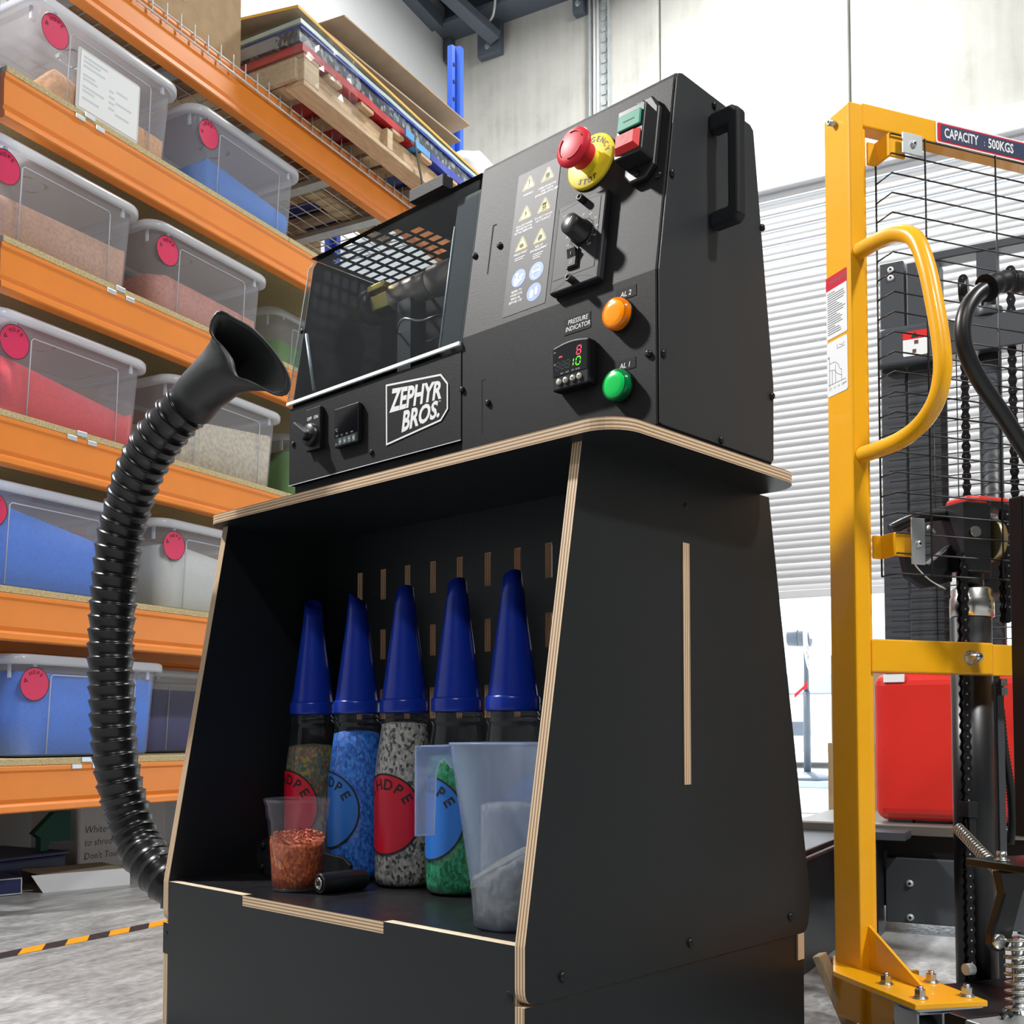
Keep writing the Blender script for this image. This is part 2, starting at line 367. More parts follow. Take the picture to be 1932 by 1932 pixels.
# ------------------------------------------------------------------ geometry helpers
class MB:
    """collects vertices and faces of one mesh object"""
    def __init__(s):
        s.v, s.f, s.m, s.sm = [], [], [], []
    def add(s, vs, fs, mi=0, smooth=False):
        o = len(s.v)
        s.v += [Vector(v) for v in vs]
        for k, f in enumerate(fs):
            s.f.append([o + i for i in f])
            s.m.append(mi[k] if isinstance(mi, (list, tuple)) else mi)
            s.sm.append(smooth)
        return s
    def box(s, lo, hi, mi=0):
        (x0, y0, z0), (x1, y1, z1) = lo, hi
        vs = [(x0, y0, z0), (x1, y0, z0), (x1, y1, z0), (x0, y1, z0), (x0, y0, z1), (x1, y0, z1), (x1, y1, z1), (x0, y1, z1)]
        return s.add(vs, [(0, 3, 2, 1), (4, 5, 6, 7), (0, 1, 5, 4), (1, 2, 6, 5), (2, 3, 7, 6), (3, 0, 4, 7)], mi)
    def prism(s, pts, h0, h1, axis='z', mi=0, edge=None, smooth=False):
        """polygon pts (2D) extruded along an axis: z uses (x,y), y uses (x,z), x uses (y,z)"""
        def P(p, h):
            return {'z': (p[0], p[1], h), 'y': (p[0], h, p[1]), 'x': (h, p[0], p[1])}[axis]
        n = len(pts)
        vs = [P(p, h0) for p in pts] + [P(p, h1) for p in pts]
        e = mi if edge is None else edge
        fs = [list(range(n))[::-1], [n + i for i in range(n)]]
        ms = [mi, mi]
        for i in range(n):
            j = (i + 1) % n
            fs.append((i, j, n + j, n + i)); ms.append(e[i] if isinstance(e, (list, tuple)) else e)
        return s.add(vs, fs, ms, smooth)
    def ring(s, c, ax, r, n, ph=0.0):
        ax = Vector(ax).normalized()
        u = ax.orthogonal().normalized()
        w_ = ax.cross(u)
        return [Vector(c) + (u * math.cos(ph + 2 * PI * i / n) + w_ * math.sin(ph + 2 * PI * i / n)) * r for i in range(n)]
    def cyl(s, p0, p1, r0, r1=None, n=20, caps=True, mi=0, smooth=True):
        p0, p1 = Vector(p0), Vector(p1)
        r1 = r0 if r1 is None else r1
        a, b = s.ring(p0, p1 - p0, r0, n), s.ring(p1, p1 - p0, r1, n)
        s.add(a + b, [(i, (i + 1) % n, n + (i + 1) % n, n + i) for i in range(n)], mi, smooth)
        if caps:
            s.add(a, [list(range(n))[::-1]], mi); s.add(b, [list(range(n))], mi)
        return s
    def tube(s, pts, r, n=8, closed=False, caps=True, mi=0):
        pts = [Vector(p) for p in pts]
        N = len(pts)
        rs = r if isinstance(r, (list, tuple)) else [r] * N
        prev, rings = None, []
        for i, p in enumerate(pts):
            if closed:
                tg = pts[(i + 1) % N] - pts[i - 1]
            else:
                tg = pts[min(i + 1, N - 1)] - pts[max(i - 1, 0)]
            tg.normalize()
            u = tg.orthogonal().normalized() if prev is None else (prev - tg * prev.dot(tg)).normalized()
            prev = u
            w_ = tg.cross(u)
            rings.append([p + (u * math.cos(2 * PI * k / n) + w_ * math.sin(2 * PI * k / n)) * rs[i] for k in range(n)])
        return s.loft(rings, closed, caps, mi)
    def loft(s, rings, closed=False, caps=False, mi=0, smooth=True, flip=False):
        n, N = len(rings[0]), len(rings)
        vs = [p for r_ in rings for p in r_]
        fs = []
        for i in range(N if closed else N - 1):
            j = (i + 1) % N
            for k in range(n):
                l = (k + 1) % n
                q = (i * n + k, i * n + l, j * n + l, j * n + k)
                fs.append(q[::-1] if flip else q)
        s.add(vs, fs, mi, smooth)
        if caps and not closed:
            s.add(rings[0], [list(range(n))[::-1]], mi); s.add(rings[-1], [list(range(n))], mi)
        return s
    def lathe(s, prof, n=32, c=(0, 0, 0), mi=0, smooth=True):
        """profile (r, z) turned about the local z axis through c"""
        c = Vector(c)
        rings = []
        for r_, z in prof:
            rings.append([c + Vector((r_ * math.cos(2 * PI * k / n), r_ * math.sin(2 * PI * k / n), z)) for k in range(n)])
        return s.loft(rings, mi=mi, smooth=smooth)
    def disc(s, c, ax, r, n=32, mi=0):
        return s.add(s.ring(c, ax, r, n), [list(range(n))], mi)
    def xform(s, mat):
        s.v = [mat @ v for v in s.v]
        return s
    def merge(s, o, mat=None):
        k = len(s.v)
        s.v += [mat @ v if mat else v.copy() for v in o.v]
        s.f += [[k + i for i in f] for f in o.f]; s.m += o.m; s.sm += o.sm
        return s
    def mesh(s, name, mats):
        me = bpy.data.meshes.new(name)
        me.from_pydata([tuple(v) for v in s.v], [], s.f)
        for mt in (mats if isinstance(mats, (list, tuple)) else [mats]):
            me.materials.append(mt)
        me.polygons.foreach_set('material_index', s.m)
        me.polygons.foreach_set('use_smooth', s.sm)
        bm = bmesh.new(); bm.from_mesh(me)
        bmesh.ops.remove_doubles(bm, verts=bm.verts, dist=1e-6)
        bmesh.ops.recalc_face_normals(bm, faces=bm.faces)
        bm.to_mesh(me); bm.free()
        me.update()
        return me

WM = {}
I4 = Matrix.Identity(4)
def frame(o, x, y):
    x, y = Vector(x).normalized(), Vector(y).normalized()
    z = x.cross(y)
    o = Vector(o)
    return Matrix(((x.x, y.x, z.x, o.x), (x.y, y.y, z.y, o.y), (x.z, y.z, z.z, o.z), (0, 0, 0, 1)))
def tag(o, label=None, cat=None, group=None, kind=None):
    for k, v in (('label', label), ('category', cat), ('group', group), ('kind', kind)):
        if v:
            o[k] = v
    return o
def put(o, parent, mw):
    COL.objects.link(o)
    WM[o.name] = mw
    if parent:
        o.parent = parent
        o.matrix_local = WM[parent.name].inverted() @ mw
    else:
        o.matrix_local = mw
    return o
def thing(name, label, cat, loc=(0, 0, 0), rotz=0.0, group=None, kind=None):
    o = bpy.data.objects.new(name, None)
    o.empty_display_size = 0.1
    put(o, None, Matrix.Translation(Vector(loc)) @ Matrix.Rotation(rotz, 4, 'Z'))
    return tag(o, label, cat, group, kind)
def part(name, mb, mats, parent=None, mw=None, bevel=0.0, seg=2, solid=0.0, label=None, kind=None):
    """mesh part; its geometry is given in frame mw (world frame when None)"""
    me = mb if isinstance(mb, bpy.types.Mesh) else mb.mesh(name, mats)
    o = bpy.data.objects.new(name, me)
    if mw is None:
        mw = WM[parent.name] if parent else I4
        if not isinstance(mb, bpy.types.Mesh):
            me.transform(mw.inverted())
    put(o, parent, mw)
    if bevel:
        b = o.modifiers.new('bevel', 'BEVEL')
        b.width = bevel; b.segments = seg; b.limit_method = 'ANGLE'; b.angle_limit = R(40)
    if solid:
        sm = o.modifiers.new('thickness', 'SOLIDIFY'); sm.thickness = solid; sm.offset = 0
    return tag(o, label, None, None, kind)
def solo(name, mb, mats, label, cat, mw=None, group=None, kind=None, **kw):
    o = part(name, mb, mats, None, mw, **kw)
    return tag(o, label, cat, group, kind)
def kids(o):
    return [c for c in bpy.data.objects if c.parent == o]
def copy_tree(o, mw, parent=None):
    c = o.copy(); COL.objects.link(c)
    WM[c.name] = mw
    if parent:
        c.parent = parent
    else:
        c.matrix_local = mw
    for ch in kids(o):
        copy_tree(ch, mw @ ch.matrix_local, c)
    return c

# ---- writing
_cache = {}
def text_mesh(s, size=1.0, shear=0.0, bold=0.0, align='CENTER', res=2, xs=1.0, spacing=1.0, line=1.0):
    key = (s, size, shear, bold, align, res, xs, spacing, line)
    if key in _cache:
        return _cache[key]
    cu = bpy.data.curves.new('lettering', 'FONT')
    cu.body = s; cu.size = size; cu.shear = shear; cu.offset = bold * size
    cu.align_x = align; cu.align_y = 'CENTER'; cu.resolution_u = res
    cu.space_character = spacing; cu.space_line = line
    o = bpy.data.objects.new('lettering', cu)
    COL.objects.link(o)
    dg = bpy.context.evaluated_depsgraph_get()
    me = o.evaluated_get(dg).to_mesh()
    vs = [Vector((v.co.x * xs, v.co.y, 0)) for v in me.vertices]
    fs = [list(p.vertices) for p in me.polygons]
    o.evaluated_get(dg).to_mesh_clear()
    bpy.data.objects.remove(o); bpy.data.curves.remove(cu)
    _cache[key] = (vs, fs)
    return vs, fs
def write(mb, s, x, y, size, h=0.0, mi=0, rot=0.0, **kw):
    vs, fs = text_mesh(s, size, **kw)
    mt = Matrix.Translation((x, y, h)) @ Matrix.Rotation(rot, 4, 'Z')
    return mb.add([mt @ v for v in vs], fs, mi)
def arc_write(mb, s, rad, a0, step, size, h=0.0, mi=0, cx=0.0, cy=0.0, **kw):
    """letters round a circle, first letter at angle a0 (deg, counter-clockwise from +x), clockwise steps; reads outwards-up"""
    for i, ch in enumerate(s):
        a = R(a0 - step * i)
        write(mb, ch, cx + rad * math.cos(a), cy + rad * math.sin(a), size, h, mi, a - PI / 2, **kw)
    return mb
def rrect(x0, y0, x1, y1, r, n=4):
    pts = []
    for cx, cy, a in ((x1 - r, y1 - r, 0), (x0 + r, y1 - r, 90), (x0 + r, y0 + r, 180), (x1 - r, y0 + r, 270)):
        for k in range(n + 1):
            t_ = R(a + 90 * k / n)
            pts.append((cx + r * math.cos(t_), cy + r * math.sin(t_)))
    return pts
def line_frame(mb, pts, wd, h, mi=0):
    """flat outline of a polygon (2D), width wd inwards"""
    n = len(pts)
    c = Vector((sum(p[0] for p in pts) / n, sum(p[1] for p in pts) / n))
    ins = []
    for i in range(n):
        p0, p1, p2 = Vector(pts[i - 1]), Vector(pts[i]), Vector(pts[(i + 1) % n])
        d1, d2 = (p1 - p0).normalized(), (p2 - p1).normalized()
        n1, n2 = Vector((-d1.y, d1.x)), Vector((-d2.y, d2.x))
        if n1.dot(c - p1) < 0: n1 = -n1
        if n2.dot(c - p1) < 0: n2 = -n2
        b_ = (n1 + n2)
        b_ = b_ / max(0.25, (b_.length_squared / 2))
        ins.append(p1 + b_ * wd)
    vs = [(p[0], p[1], h) for p in pts] + [(p.x, p.y, h) for p in ins]
    return mb.add(vs, [(i, (i + 1) % n, n + (i + 1) % n, n + i) for i in range(n)], mi)
def smooth_path(pts, n=6):
    """Catmull-Rom through points"""
    pts = [Vector(p) for p in pts]
    out = []
    for i in range(len(pts) - 1):
        p0, p1, p2, p3 = pts[max(i - 1, 0)], pts[i], pts[i + 1], pts[min(i + 2, len(pts) - 1)]
        for k in range(n):
            t_ = k / n
            out.append(0.5 * ((2 * p1) + (p2 - p0) * t_ + (2 * p0 - 5 * p1 + 4 * p2 - p3) * t_ ** 2 + (3 * p1 - p0 - 3 * p2 + p3) * t_ ** 3))
    out.append(pts[-1])
    return out
def bolt_mb(r=0.006, h=0.004, hexhead=False):
    b = MB()
    if hexhead:
        b.cyl((0, 0, 0), (0, 0, 0.0015), r * 1.35, n=16)
        b.cyl((0, 0, 0.0015), (0, 0, h), r, n=6, smooth=False)
        b.cyl((0, 0, h), (0, 0, h * 1.45), r * 0.55, n=10)
    else:
        b.lathe([(r, 0), (r * 0.97, h * 0.5), (r * 0.8, h * 0.85), (r * 0.5, h)], 16)
        b.disc((0, 0, h), (0, 0, 1), r * 0.5, 16)
        b.disc((0, 0, h + 0.0003), (0, 0, 1), r * 0.42, 6, 1)
    return b
_bolts = {}
def bolt(parent, mw, x, y, r=0.006, h=0.004, mats=None, hexhead=False, z=0.0, name='bolt'):
    mats = mats or [M['bolt'], M['hole']]
    key = (r, h, hexhead, mats[0].name)
    if key not in _bolts:
        _bolts[key] = bolt_mb(r, h, hexhead).mesh('bolt', mats)
    return part(name, _bolts[key], None, parent, mw @ Matrix.Translation((x, y, z)))

# ------------------------------------------------------------------ the building
part('floor', MB().box((-4.05, -7, -0.12), (8, 6.5, 0)), M['floor'], None, RM)['kind'] = 'structure'
part('apron', MB().box((-14, 6.5, -0.14), (14, 40, -0.02)), M['ground'], None, RM)['kind'] = 'structure'
part('wall_left', MB().box((-4.2, -7, -0.1), (-4.05, 6.5, 6.1)), M['wallwhite'], None, RM)['kind'] = 'structure'
part('ceiling', MB().box((-4.2, -7, 6.0), (8, 6.7, 6.1)), M['roofdeck'], None, RM)['kind'] = 'structure'
part('wall_right', MB().box((8, -7, -0.1), (8.15, 6.7, 6.1)), M['farwall'], None, RM)['kind'] = 'structure'
part('wall_front', MB().box((-4.2, -7.15, -0.1), (8.15, -7, 6.1)), M['farwall'], None, RM)['kind'] = 'structure'
wall = thing('wall_back', None, None, room(-2, 6.5), ANG, kind='structure')
def panel(pts):
    part('concrete_panel', MB().prism(pts, 6.5, 6.66, 'y'), M['concrete'], wall, RM, bevel=0.012)
panel([(-4.2, 0), (-2.433, 0), (-2.433, 6.0), (-4.2, 6.0)])
panel([(-2.421, 0), (-2.2, 0), (-2.2, 3.98), (-1.235, 3.98), (-1.235, 6.0), (-2.421, 6.0)])
panel([(-1.222, 3.98), (1.8, 3.98), (1.8, 6.0), (-1.222, 6.0)])
panel([(1.813, 3.98), (2.9, 3.98), (2.9, 0), (8, 0), (8, 6.0), (1.813, 6.0)])

# roller door, part raised: one object per slat
door = thing('door_1', None, None, room(0.3, 6.45), ANG, kind='structure')
part('door_header', MB().box((-2.2, 6.40, 3.86), (2.9, 6.5, 3.99)).box((-2.2, 6.34, 3.80), (2.9, 6.47, 3.86)), M['slat'], door, RM, bevel=0.008)
for s_ in (-2.2, 2.82):
    part('door_guide', MB().box((s_, 6.36, 0), (s_ + 0.08, 6.5, 3.8)), M['galv'], door, RM)
prof = [(0, 0), (-0.005, 0.004), (-0.006, 0.030), (-0.002, 0.034), (-0.002, 0.038), (-0.006, 0.042), (-0.006, 0.072), (-0.001, 0.077), (0.003, 0.083), (0, 0.0875)]
sl = MB()
n_ = len(prof)
sl.add([(-2.14, y, z) for y, z in prof] + [(2.84, y, z) for y, z in prof], [(i, i + 1, n_ + i + 1, n_ + i) for i in range(n_ - 1)], 0, True)
slat_mesh = sl.mesh('slat', M['slat'])
k = 0
while 1.394 + 0.0875 * k < 3.80:
    z = 1.394 + 0.0875 * k
    # the upper slats lean in towards the drum
    lean = max(0.0, z - 3.25)
    part('slat', slat_mesh, None, door, RM @ Matrix.Translation((0, 6.47 - 0.16 * lean, z)))
    k += 1
part('bottom_rail', MB().box((-2.14, 6.44, 1.345), (2.84, 6.49, 1.394)), M['slat'], door, RM, bevel=0.005)

# roof steel in the far corner
trim = thing('trim_1', None, None, room(-3.7, 6.4, 5.3), ANG, kind='structure')
part('eaves_channel', MB().box((-4.05, 6.30, 5.53), (8, 6.50, 5.56)).box((-4.05, 6.47, 5.56), (8, 6.5, 5.80)).box((-4.05, 6.30, 5.78), (8, 6.5, 5.81)), M['beam'], trim, RM)
part('rafter', MB().box((-3.72, 0.2, 5.62), (-3.56, 6.30, 5.80)), M['beam'], trim, RM, bevel=0.004)
part('corner_angle', MB().box((-4.05, 5.2, 5.50), (-3.96, 6.3, 5.60)), M['beam'], trim, RM)
br = MB()
a_, b_ = room(-4.0, 5.5, 5.72), room(-3.60, 6.42, 5.38)
dv = (b_ - a_)
br.box((0, -0.05, -0.03), (dv.length, 0.05, 0.03))
yx = dv.normalized(); zz = Vector((0, 0, 1)); yy = zz.cross(yx).normalized()
part('knee_brace', br, M['beam'], trim, frame(a_, yx, yy), bevel=0.004)
part('cleat_plate', MB().box((-3.76, 6.44, 5.30), (-3.58, 6.5, 5.56)), M['beam'], trim, RM, bevel=0.003)
part('cleat_plate', MB().box((-3.02, 6.44, 5.38), (-2.94, 6.5, 5.55)), M['beam'], trim, RM, bevel=0.003)
part('cleat_plate', MB().box((-4.04, 6.44, 5.36), (-3.98, 6.5, 5.55)), M['beam'], trim, RM, bevel=0.003)
CF = RM @ frame((0, 6.44, 0), (1, 0, 0), (0, 0, 1))
for x, z in ((-3.70, 5.46), (-3.64, 5.44), (-3.68, 5.36), (-2.98, 5.44)):
    bolt(trim, CF, x, z, 0.016, 0.014, [M['zinc'], M['hole']], True)
part('power_cable', MB().tube(smooth_path([room(-3.62, 6.2, 5.7), room(-3.52, 6.25, 5.6), room(-3.55, 6.3, 5.47), room(-3.64, 6.36, 5.46)]), 0.008, 6), M['white_ink'], trim)

# cable tray with conduits up the back wall
tray = thing('cable_tray', 'galvanised cable tray with pale conduits running up the concrete wall', 'cable tray', room(-2.84, 6.48, 0), ANG)
part('tray', MB().box((-2.90, 6.485, 1.0), (-2.765, 6.5, 6.0)).box((-2.905, 6.45, 1.0), (-2.895, 6.5, 6.0)).box((-2.77, 6.45, 1.0), (-2.76, 6.5, 6.0)), M['galv'], tray, RM)
for x in (-2.872, -2.848):
    part('conduit', MB().cyl((x, 6.468, 1.0), (x, 6.468, 6.0), 0.010, n=10), M['white_ink'], tray, RM)
rg = MB()
for i in range(64):
    rg.box((-2.825, 6.476, 1.4 + i * 0.072), (-2.79, 6.486, 1.425 + i * 0.072))
part('rungs', rg, M['galv'], tray, RM, kind='stuff')

# high bay lamps that light the hall
for i, (pos, pw, dia) in enumerate(HIGH_BAYS):
    a, b, z = pos
    t_ = thing('high_bay_lamp', ['round high bay lamp over the roller door end of the aisle',
               'round high bay lamp over the middle of the aisle', 'round high bay lamp at the near end of the aisle', 'round high bay lamp above the stacked pallet'][i], 'lamp', room(a, b, z), ANG, 'high bay lamps')
    T = RM @ Matrix.Translation((a, b, z))
    part('lamp_shade', MB().lathe([(0.06, 0.22), (0.09, 0.16), (dia * 0.62, 0.05), (dia * 0.66, 0.0), (dia * 0.6, 0.02), (0.05, 0.12)], 28), M['galv'], t_, T)
    part('suspension_cable', MB().cyl((0, 0, 0.2), (0, 0, 6.0 - z), 0.006, n=6), M['black'], t_, T)
    l = lamp('lamp_light', (0, 0, 0), pw, dia, (0, 0, -1))
    l.parent = t_
    l.location = (0, 0, 0.012)

(fa, fb, fz), fpw, fsz, fsp, faim = FLOOD
fp_ = room(fa, fb, fz)
fl = thing('flood_light', 'square floodlight on a wall bracket over the racking', 'lamp', fp_)
fd = (faim - fp_).normalized()
FQ = frame(fp_, Vector((0, 0, 1)).cross(-fd), fd.cross(Vector((0, 0, 1)).cross(fd)) * -1)
if (FQ.to_3x3() @ Vector((0, 0, 1))).dot(fd) > 0:
    FQ = FQ @ Matrix.Rotation(PI, 4, 'X')
part('flood_housing', MB().box((-0.15, -0.13, 0.01), (0.15, 0.13, 0.08)).box((-0.12, -0.10, 0.08), (0.12, 0.10, 0.11)), M['black_matt'], fl, FQ, bevel=0.008)
part('wall_bracket', MB().tube([fp_ - fd * 0.1, fp_ - fd * 0.1 + Vector((0, 0, 0.12)), room(-4.02, fb, fz + 0.16)], 0.014, 8), M['galv'], fl)
l = lamp('lamp_light', (0, 0, 0), fpw, fsz, (0, 0, -1), spread=fsp, shape='SQUARE')
l.parent = fl
l.matrix_local = Matrix.Translation(-fp_) @ FQ

# hazard tape on the floor
solo('floor_tape', MB().box((-2.425, -2, 0.0), (-2.365, 5.2, 0.0012)), M['tape'], 'orange and black striped hazard tape stuck along the concrete floor', 'tape', RM)

# ------------------------------------------------------------------ pallet racking
rack = thing('pallet_rack', 'orange beam pallet racking with blue uprights and chipboard shelves', 'rack', room(-3.4, 3.49), ANG)
FA, BA = -2.95, -3.85
def upright(a, b):
    pts = [(-0.048, 0), (-0.048, 0.03), (-0.022, 0.035), (-0.018, 0.062), (0.018, 0.062), (0.022, 0.035), (0.048, 0.03), (0.048, 0), (0.040, 0), (0.040, 0.024), (-0.040, 0.024), (-0.040, 0)]
    mb = MB().prism([(p[0], p[1]) for p in pts], 0.01, 4.24, 'z').box((-0.06, -0.04, 0), (0.06, 0.08, 0.01))
    T = RM @ Matrix.Translation((a, b, 0)) @ Matrix.Rotation(R(-90), 4, 'Z')
    u = part('upright', mb, M['rackblue'], rack, T)
    hm = MB()
    for i in range(16):
        for sx in (-1, 1):
            z = 2.7 + i * 0.095
            hm.box((sx * 0.035 - 0.007, 0.0325, z), (sx * 0.035 + 0.007, 0.0345, z + 0.018))
    part('beam_slots', hm, M['hole'], u, T, kind='stuff')
for b in (2.095, 4.885):
    upright(FA - 0.06, b)
    upright(BA + 0.02, b)
    part('frame_brace', MB().box((BA, b - 0.015, 0.3), (FA - 0.06, b + 0.015, 0.34)).box((BA, b - 0.015, 1.8), (FA - 0.06, b + 0.015, 1.84)).box((BA, b - 0.015, 3.6), (FA - 0.06, b + 0.015, 3.64)), M['rackblue'], rack, RM, kind='stuff')
def beam_mesh(h):
    pts = [(-0.045, 0), (-0.003, 0), (0, -0.003), (0, -0.014), (-0.005, -0.022), (-0.005, -h + 0.042), (-0.011, -h + 0.03), (-0.001, -h + 0.020), (0, -h + 0.004), (-0.004, -h), (-0.045, -h)]
    return MB().prism(pts, 2.145, 4.835, 'y').mesh('beam', M['orange'])
bm1, bm2 = beam_mesh(0.145), beam_mesh(0.172)
LEV = [0.468, 1.002, 1.546, 2.090, 2.629]
CLIP = [2.498, None, 2.457, 2.608, 2.467]
for zt, cb in zip(LEV, CLIP):
    part('beam', bm1, None, rack, RM @ Matrix.Translation((FA, 0, zt - 0.022)))
    part('beam', bm1, None, rack, RM @ Matrix.Translation((BA, 0, zt - 0.022)))
    for b0, b1 in ((2.15, 3.49), (3.492, 4.83)):
        part('shelf_board', MB().box((BA - 0.04, b0, zt - 0.0215), (FA - 0.001, b1, zt)), [M['chip']], rack, RM, bevel=0.0015, seg=1)
    if cb:
        part('beam_clip', MB().box((FA - 0.01, cb - 0.022, zt - 0.016), (FA + 0.003, cb + 0.02, zt + 0.0015)).box((FA - 0.004, cb - 0.06, zt - 0.037), (FA + 0.003, cb - 0.02, zt - 0.021)).box((FA - 0.004, cb + 0.022, zt - 0.037), (FA + 0.003, cb + 0.06, zt - 0.021)), M['zinc'], rack, RM, bevel=0.002, kind='stuff')
part('beam', bm2, None, rack, RM @ Matrix.Translation((FA, 0, 3.178)))
part('beam', bm2, None, rack, RM @ Matrix.Translation((BA, 0, 3.178)))
dk = MB()
for i in range(39):
    b = 2.17 + i * 0.0693
    dk.tube([(BA, b, 3.184), (FA + 0.004, b, 3.184), (FA + 0.006, b, 3.135)], 0.003, 5)
    dk.cyl((FA + 0.006, b, 3.135), (FA + 0.006, b, 3.215), 0.0028, n=5)
for i in range(13):
    dk.cyl((BA + i * 0.075, 2.15, 3.180), (BA + i * 0.075, 4.83, 3.180), 0.003, n=5)
dk.cyl((FA + 0.008, 2.15, 3.140), (FA + 0.008, 4.83, 3.140), 0.0042, n=6)
part('mesh_deck', dk, M['wire'], rack, RM, kind='stuff')
for b in (2.55, 3.05, 3.55, 4.02, 4.45):
    part('deck_support', MB().box((BA, b - 0.03, 3.155), (FA - 0.045, b + 0.03, 3.178)), M['galv'], rack, RM)

# ---- pallet of plastic sheets on the top level
PA, PB0, PB1 = -2.797, 3.39, 4.74
Z0 = 3.190
pal = thing('wooden_pallet', 'long pine pallet overhanging the top rack beam', 'pallet', room(-3.25, 4.06, Z0), ANG)
def bx(lo, hi):
    return MB().box(lo, hi)
for a in (PA, -3.30, -3.75):
    part('bottom_board', bx((a - 0.095, PB0, Z0), (a, PB1, Z0 + 0.02)), M['pine_pale'], pal, RM, bevel=0.002, seg=1)
    part('bearer', bx((a - 0.075, PB0 + 0.02, Z0 + 0.02), (a - 0.028, PB1, Z0 + 0.115)), M['pine'], pal, RM, bevel=0.002, seg=1)
for b in (PB0, 3.98, PB1 - 0.10):
    part('block', bx((PA - 0.09, b, Z0 + 0.02), (PA, b + (0.10 if b != 3.98 else 0.045), Z0 + 0.115)), M['pine_pale'], pal, RM, bevel=0.003, seg=1)
for b in (PB0, 3.55, 3.78, 4.02, 4.26, 4.50, 4.64):
    part('deck_board', bx((-3.85, b, Z0 + 0.115), (PA, b + 0.095, Z0 + 0.134)), M['pine'], pal, RM, bevel=0.002, seg=1)
for b in (3.395, 4.0, 4.5):
    part('cross_board', bx((-3.85, b, Z0 + 0.021), (PA - 0.10, b + 0.09, Z0 + 0.04)), M['pine'], pal, RM)
part('end_board', bx((-3.75, PB0 - 0.018, Z0 + 0.022), (PA - 0.03, PB0, Z0 + 0.113)), M['pine_pale'], pal, RM, bevel=0.002, seg=1)
ZS = Z0 + 0.136
def sheet(name, b0, b1, z0, th, mk, label, fa=PA, dip=0.0, back=-3.82):
    n = 14
    top, bot = [], []
    mb = MB()
    pts = []
    for i in range(n + 1):
        b = b0 + (b1 - b0) * i / n
        j = 0.006 * mnoise.noise((b * 9, z0 * 40, 1.0))
        pts.append((fa + j, b, z0 + dip * math.sin(i / n * PI)))
    vs = []
    for p in pts:
        vs += [(p[0], p[1], p[2]), (p[0], p[1], p[2] + th), (back, p[1], p[2] + th), (back, p[1], p[2])]
    fs = []
    for i in range(n):
        for k in range(4):
            fs.append((i * 4 + k, i * 4 + (k + 1) % 4, i * 4 + 4 + (k + 1) % 4, i * 4 + 4 + k))
    fs += [(3, 2, 1, 0), (n * 4, n * 4 + 1, n * 4 + 2, n * 4 + 3)]
    mb.add(vs, fs)
    return solo(name, mb, M[mk], label, 'plastic sheet', RM, 'recycled plastic sheets on the pallet')
sheet('plastic_sheet', PB0 - 0.01, 4.20, ZS, 0.034, 'sheet_red', 'glossy red plastic sheet lowest on the pallet at its near end')
sheet('plastic_sheet', 4.205, 4.34, ZS, 0.033, 'sheet_sky', 'short light blue plastic sheet between the red and blue ones')
sheet('plastic_sheet', 4.345, PB1 + 0.03, ZS, 0.036, 'sheet_blue', 'deep blue plastic sheet lowest on the pallet at its far end')
sheet('plastic_sheet', PB0 - 0.02, PB1 + 0.05, ZS + 0.038, 0.052, 'sheet_black', 'dark speckled recycled plastic sheet in the middle of the stack', PA - 0.004)
sheet('plastic_sheet', PB0 - 0.02, PB1 + 0.07, ZS + 0.091, 0.012, 'sheet_blue', 'thin blue plastic sheet over the dark speckled one', PA + 0.002)
sheet('plastic_sheet', PB0 - 0.03, PB1 + 0.10, ZS + 0.104, 0.018, 'sheet_mint', 'pale mint plastic sheet topmost of the plastic stack', PA + 0.004)
sheet('plastic_sheet', PB0 - 0.024, PB0 + 0.01, ZS + 0.04, 0.05, 'sheet_grey', 'grey plastic offcut at the near end of the stack', PA - 0.13)
def card(pts, th, mats, label):
    """cardboard sheet with four corners in room coordinates"""
    v = [Vector(p) for p in pts]
    nn = (v[1] - v[0]).cross(v[3] - v[0]).normalized()
    if nn.z < 0: nn = -nn
    vs = v + [p + nn * th for p in v]
    mb = MB().add(vs, [(0, 1, 2, 3), (4, 5, 6, 7), (0, 1, 5, 4), (1, 2, 6, 5), (2, 3, 7, 6), (3, 0, 4, 7)], [0, 0, 1, 1, 1, 1])
    return solo('cardboard_sheet', mb, [M[k] for k in mats], label, 'cardboard', RM, 'cardboard sheets over the pallet load')
zc = ZS + 0.124
card([(-2.79, 3.34, zc + 0.028), (-3.70, 3.26, zc + 0.10), (-3.70, 4.95, zc + 0.06), (-2.79, 4.80, zc + 0.002)], 0.012, ('card_pale', 'card_orange'), 'lowest cardboard sheet with an orange edge above the plastic stack')
card([(-2.83, 3.40, zc + 0.062), (-3.70, 3.38, zc + 0.125), (-3.70, 4.72, zc + 0.13), (-2.82, 4.66, zc + 0.125)], 0.008, ('card_dark', 'card_pale'), 'middle cardboard sheet lying loosely over the orange edged one')
card([(-2.80, 3.66, zc + 0.185), (-3.60, 3.56, zc + 0.15), (-3.60, 4.80, zc + 0.18), (-2.80, 4.72, zc + 0.235)], 0.007, ('card_pale', 'card'), 'topmost cardboard sheet tilted up along its front edge')
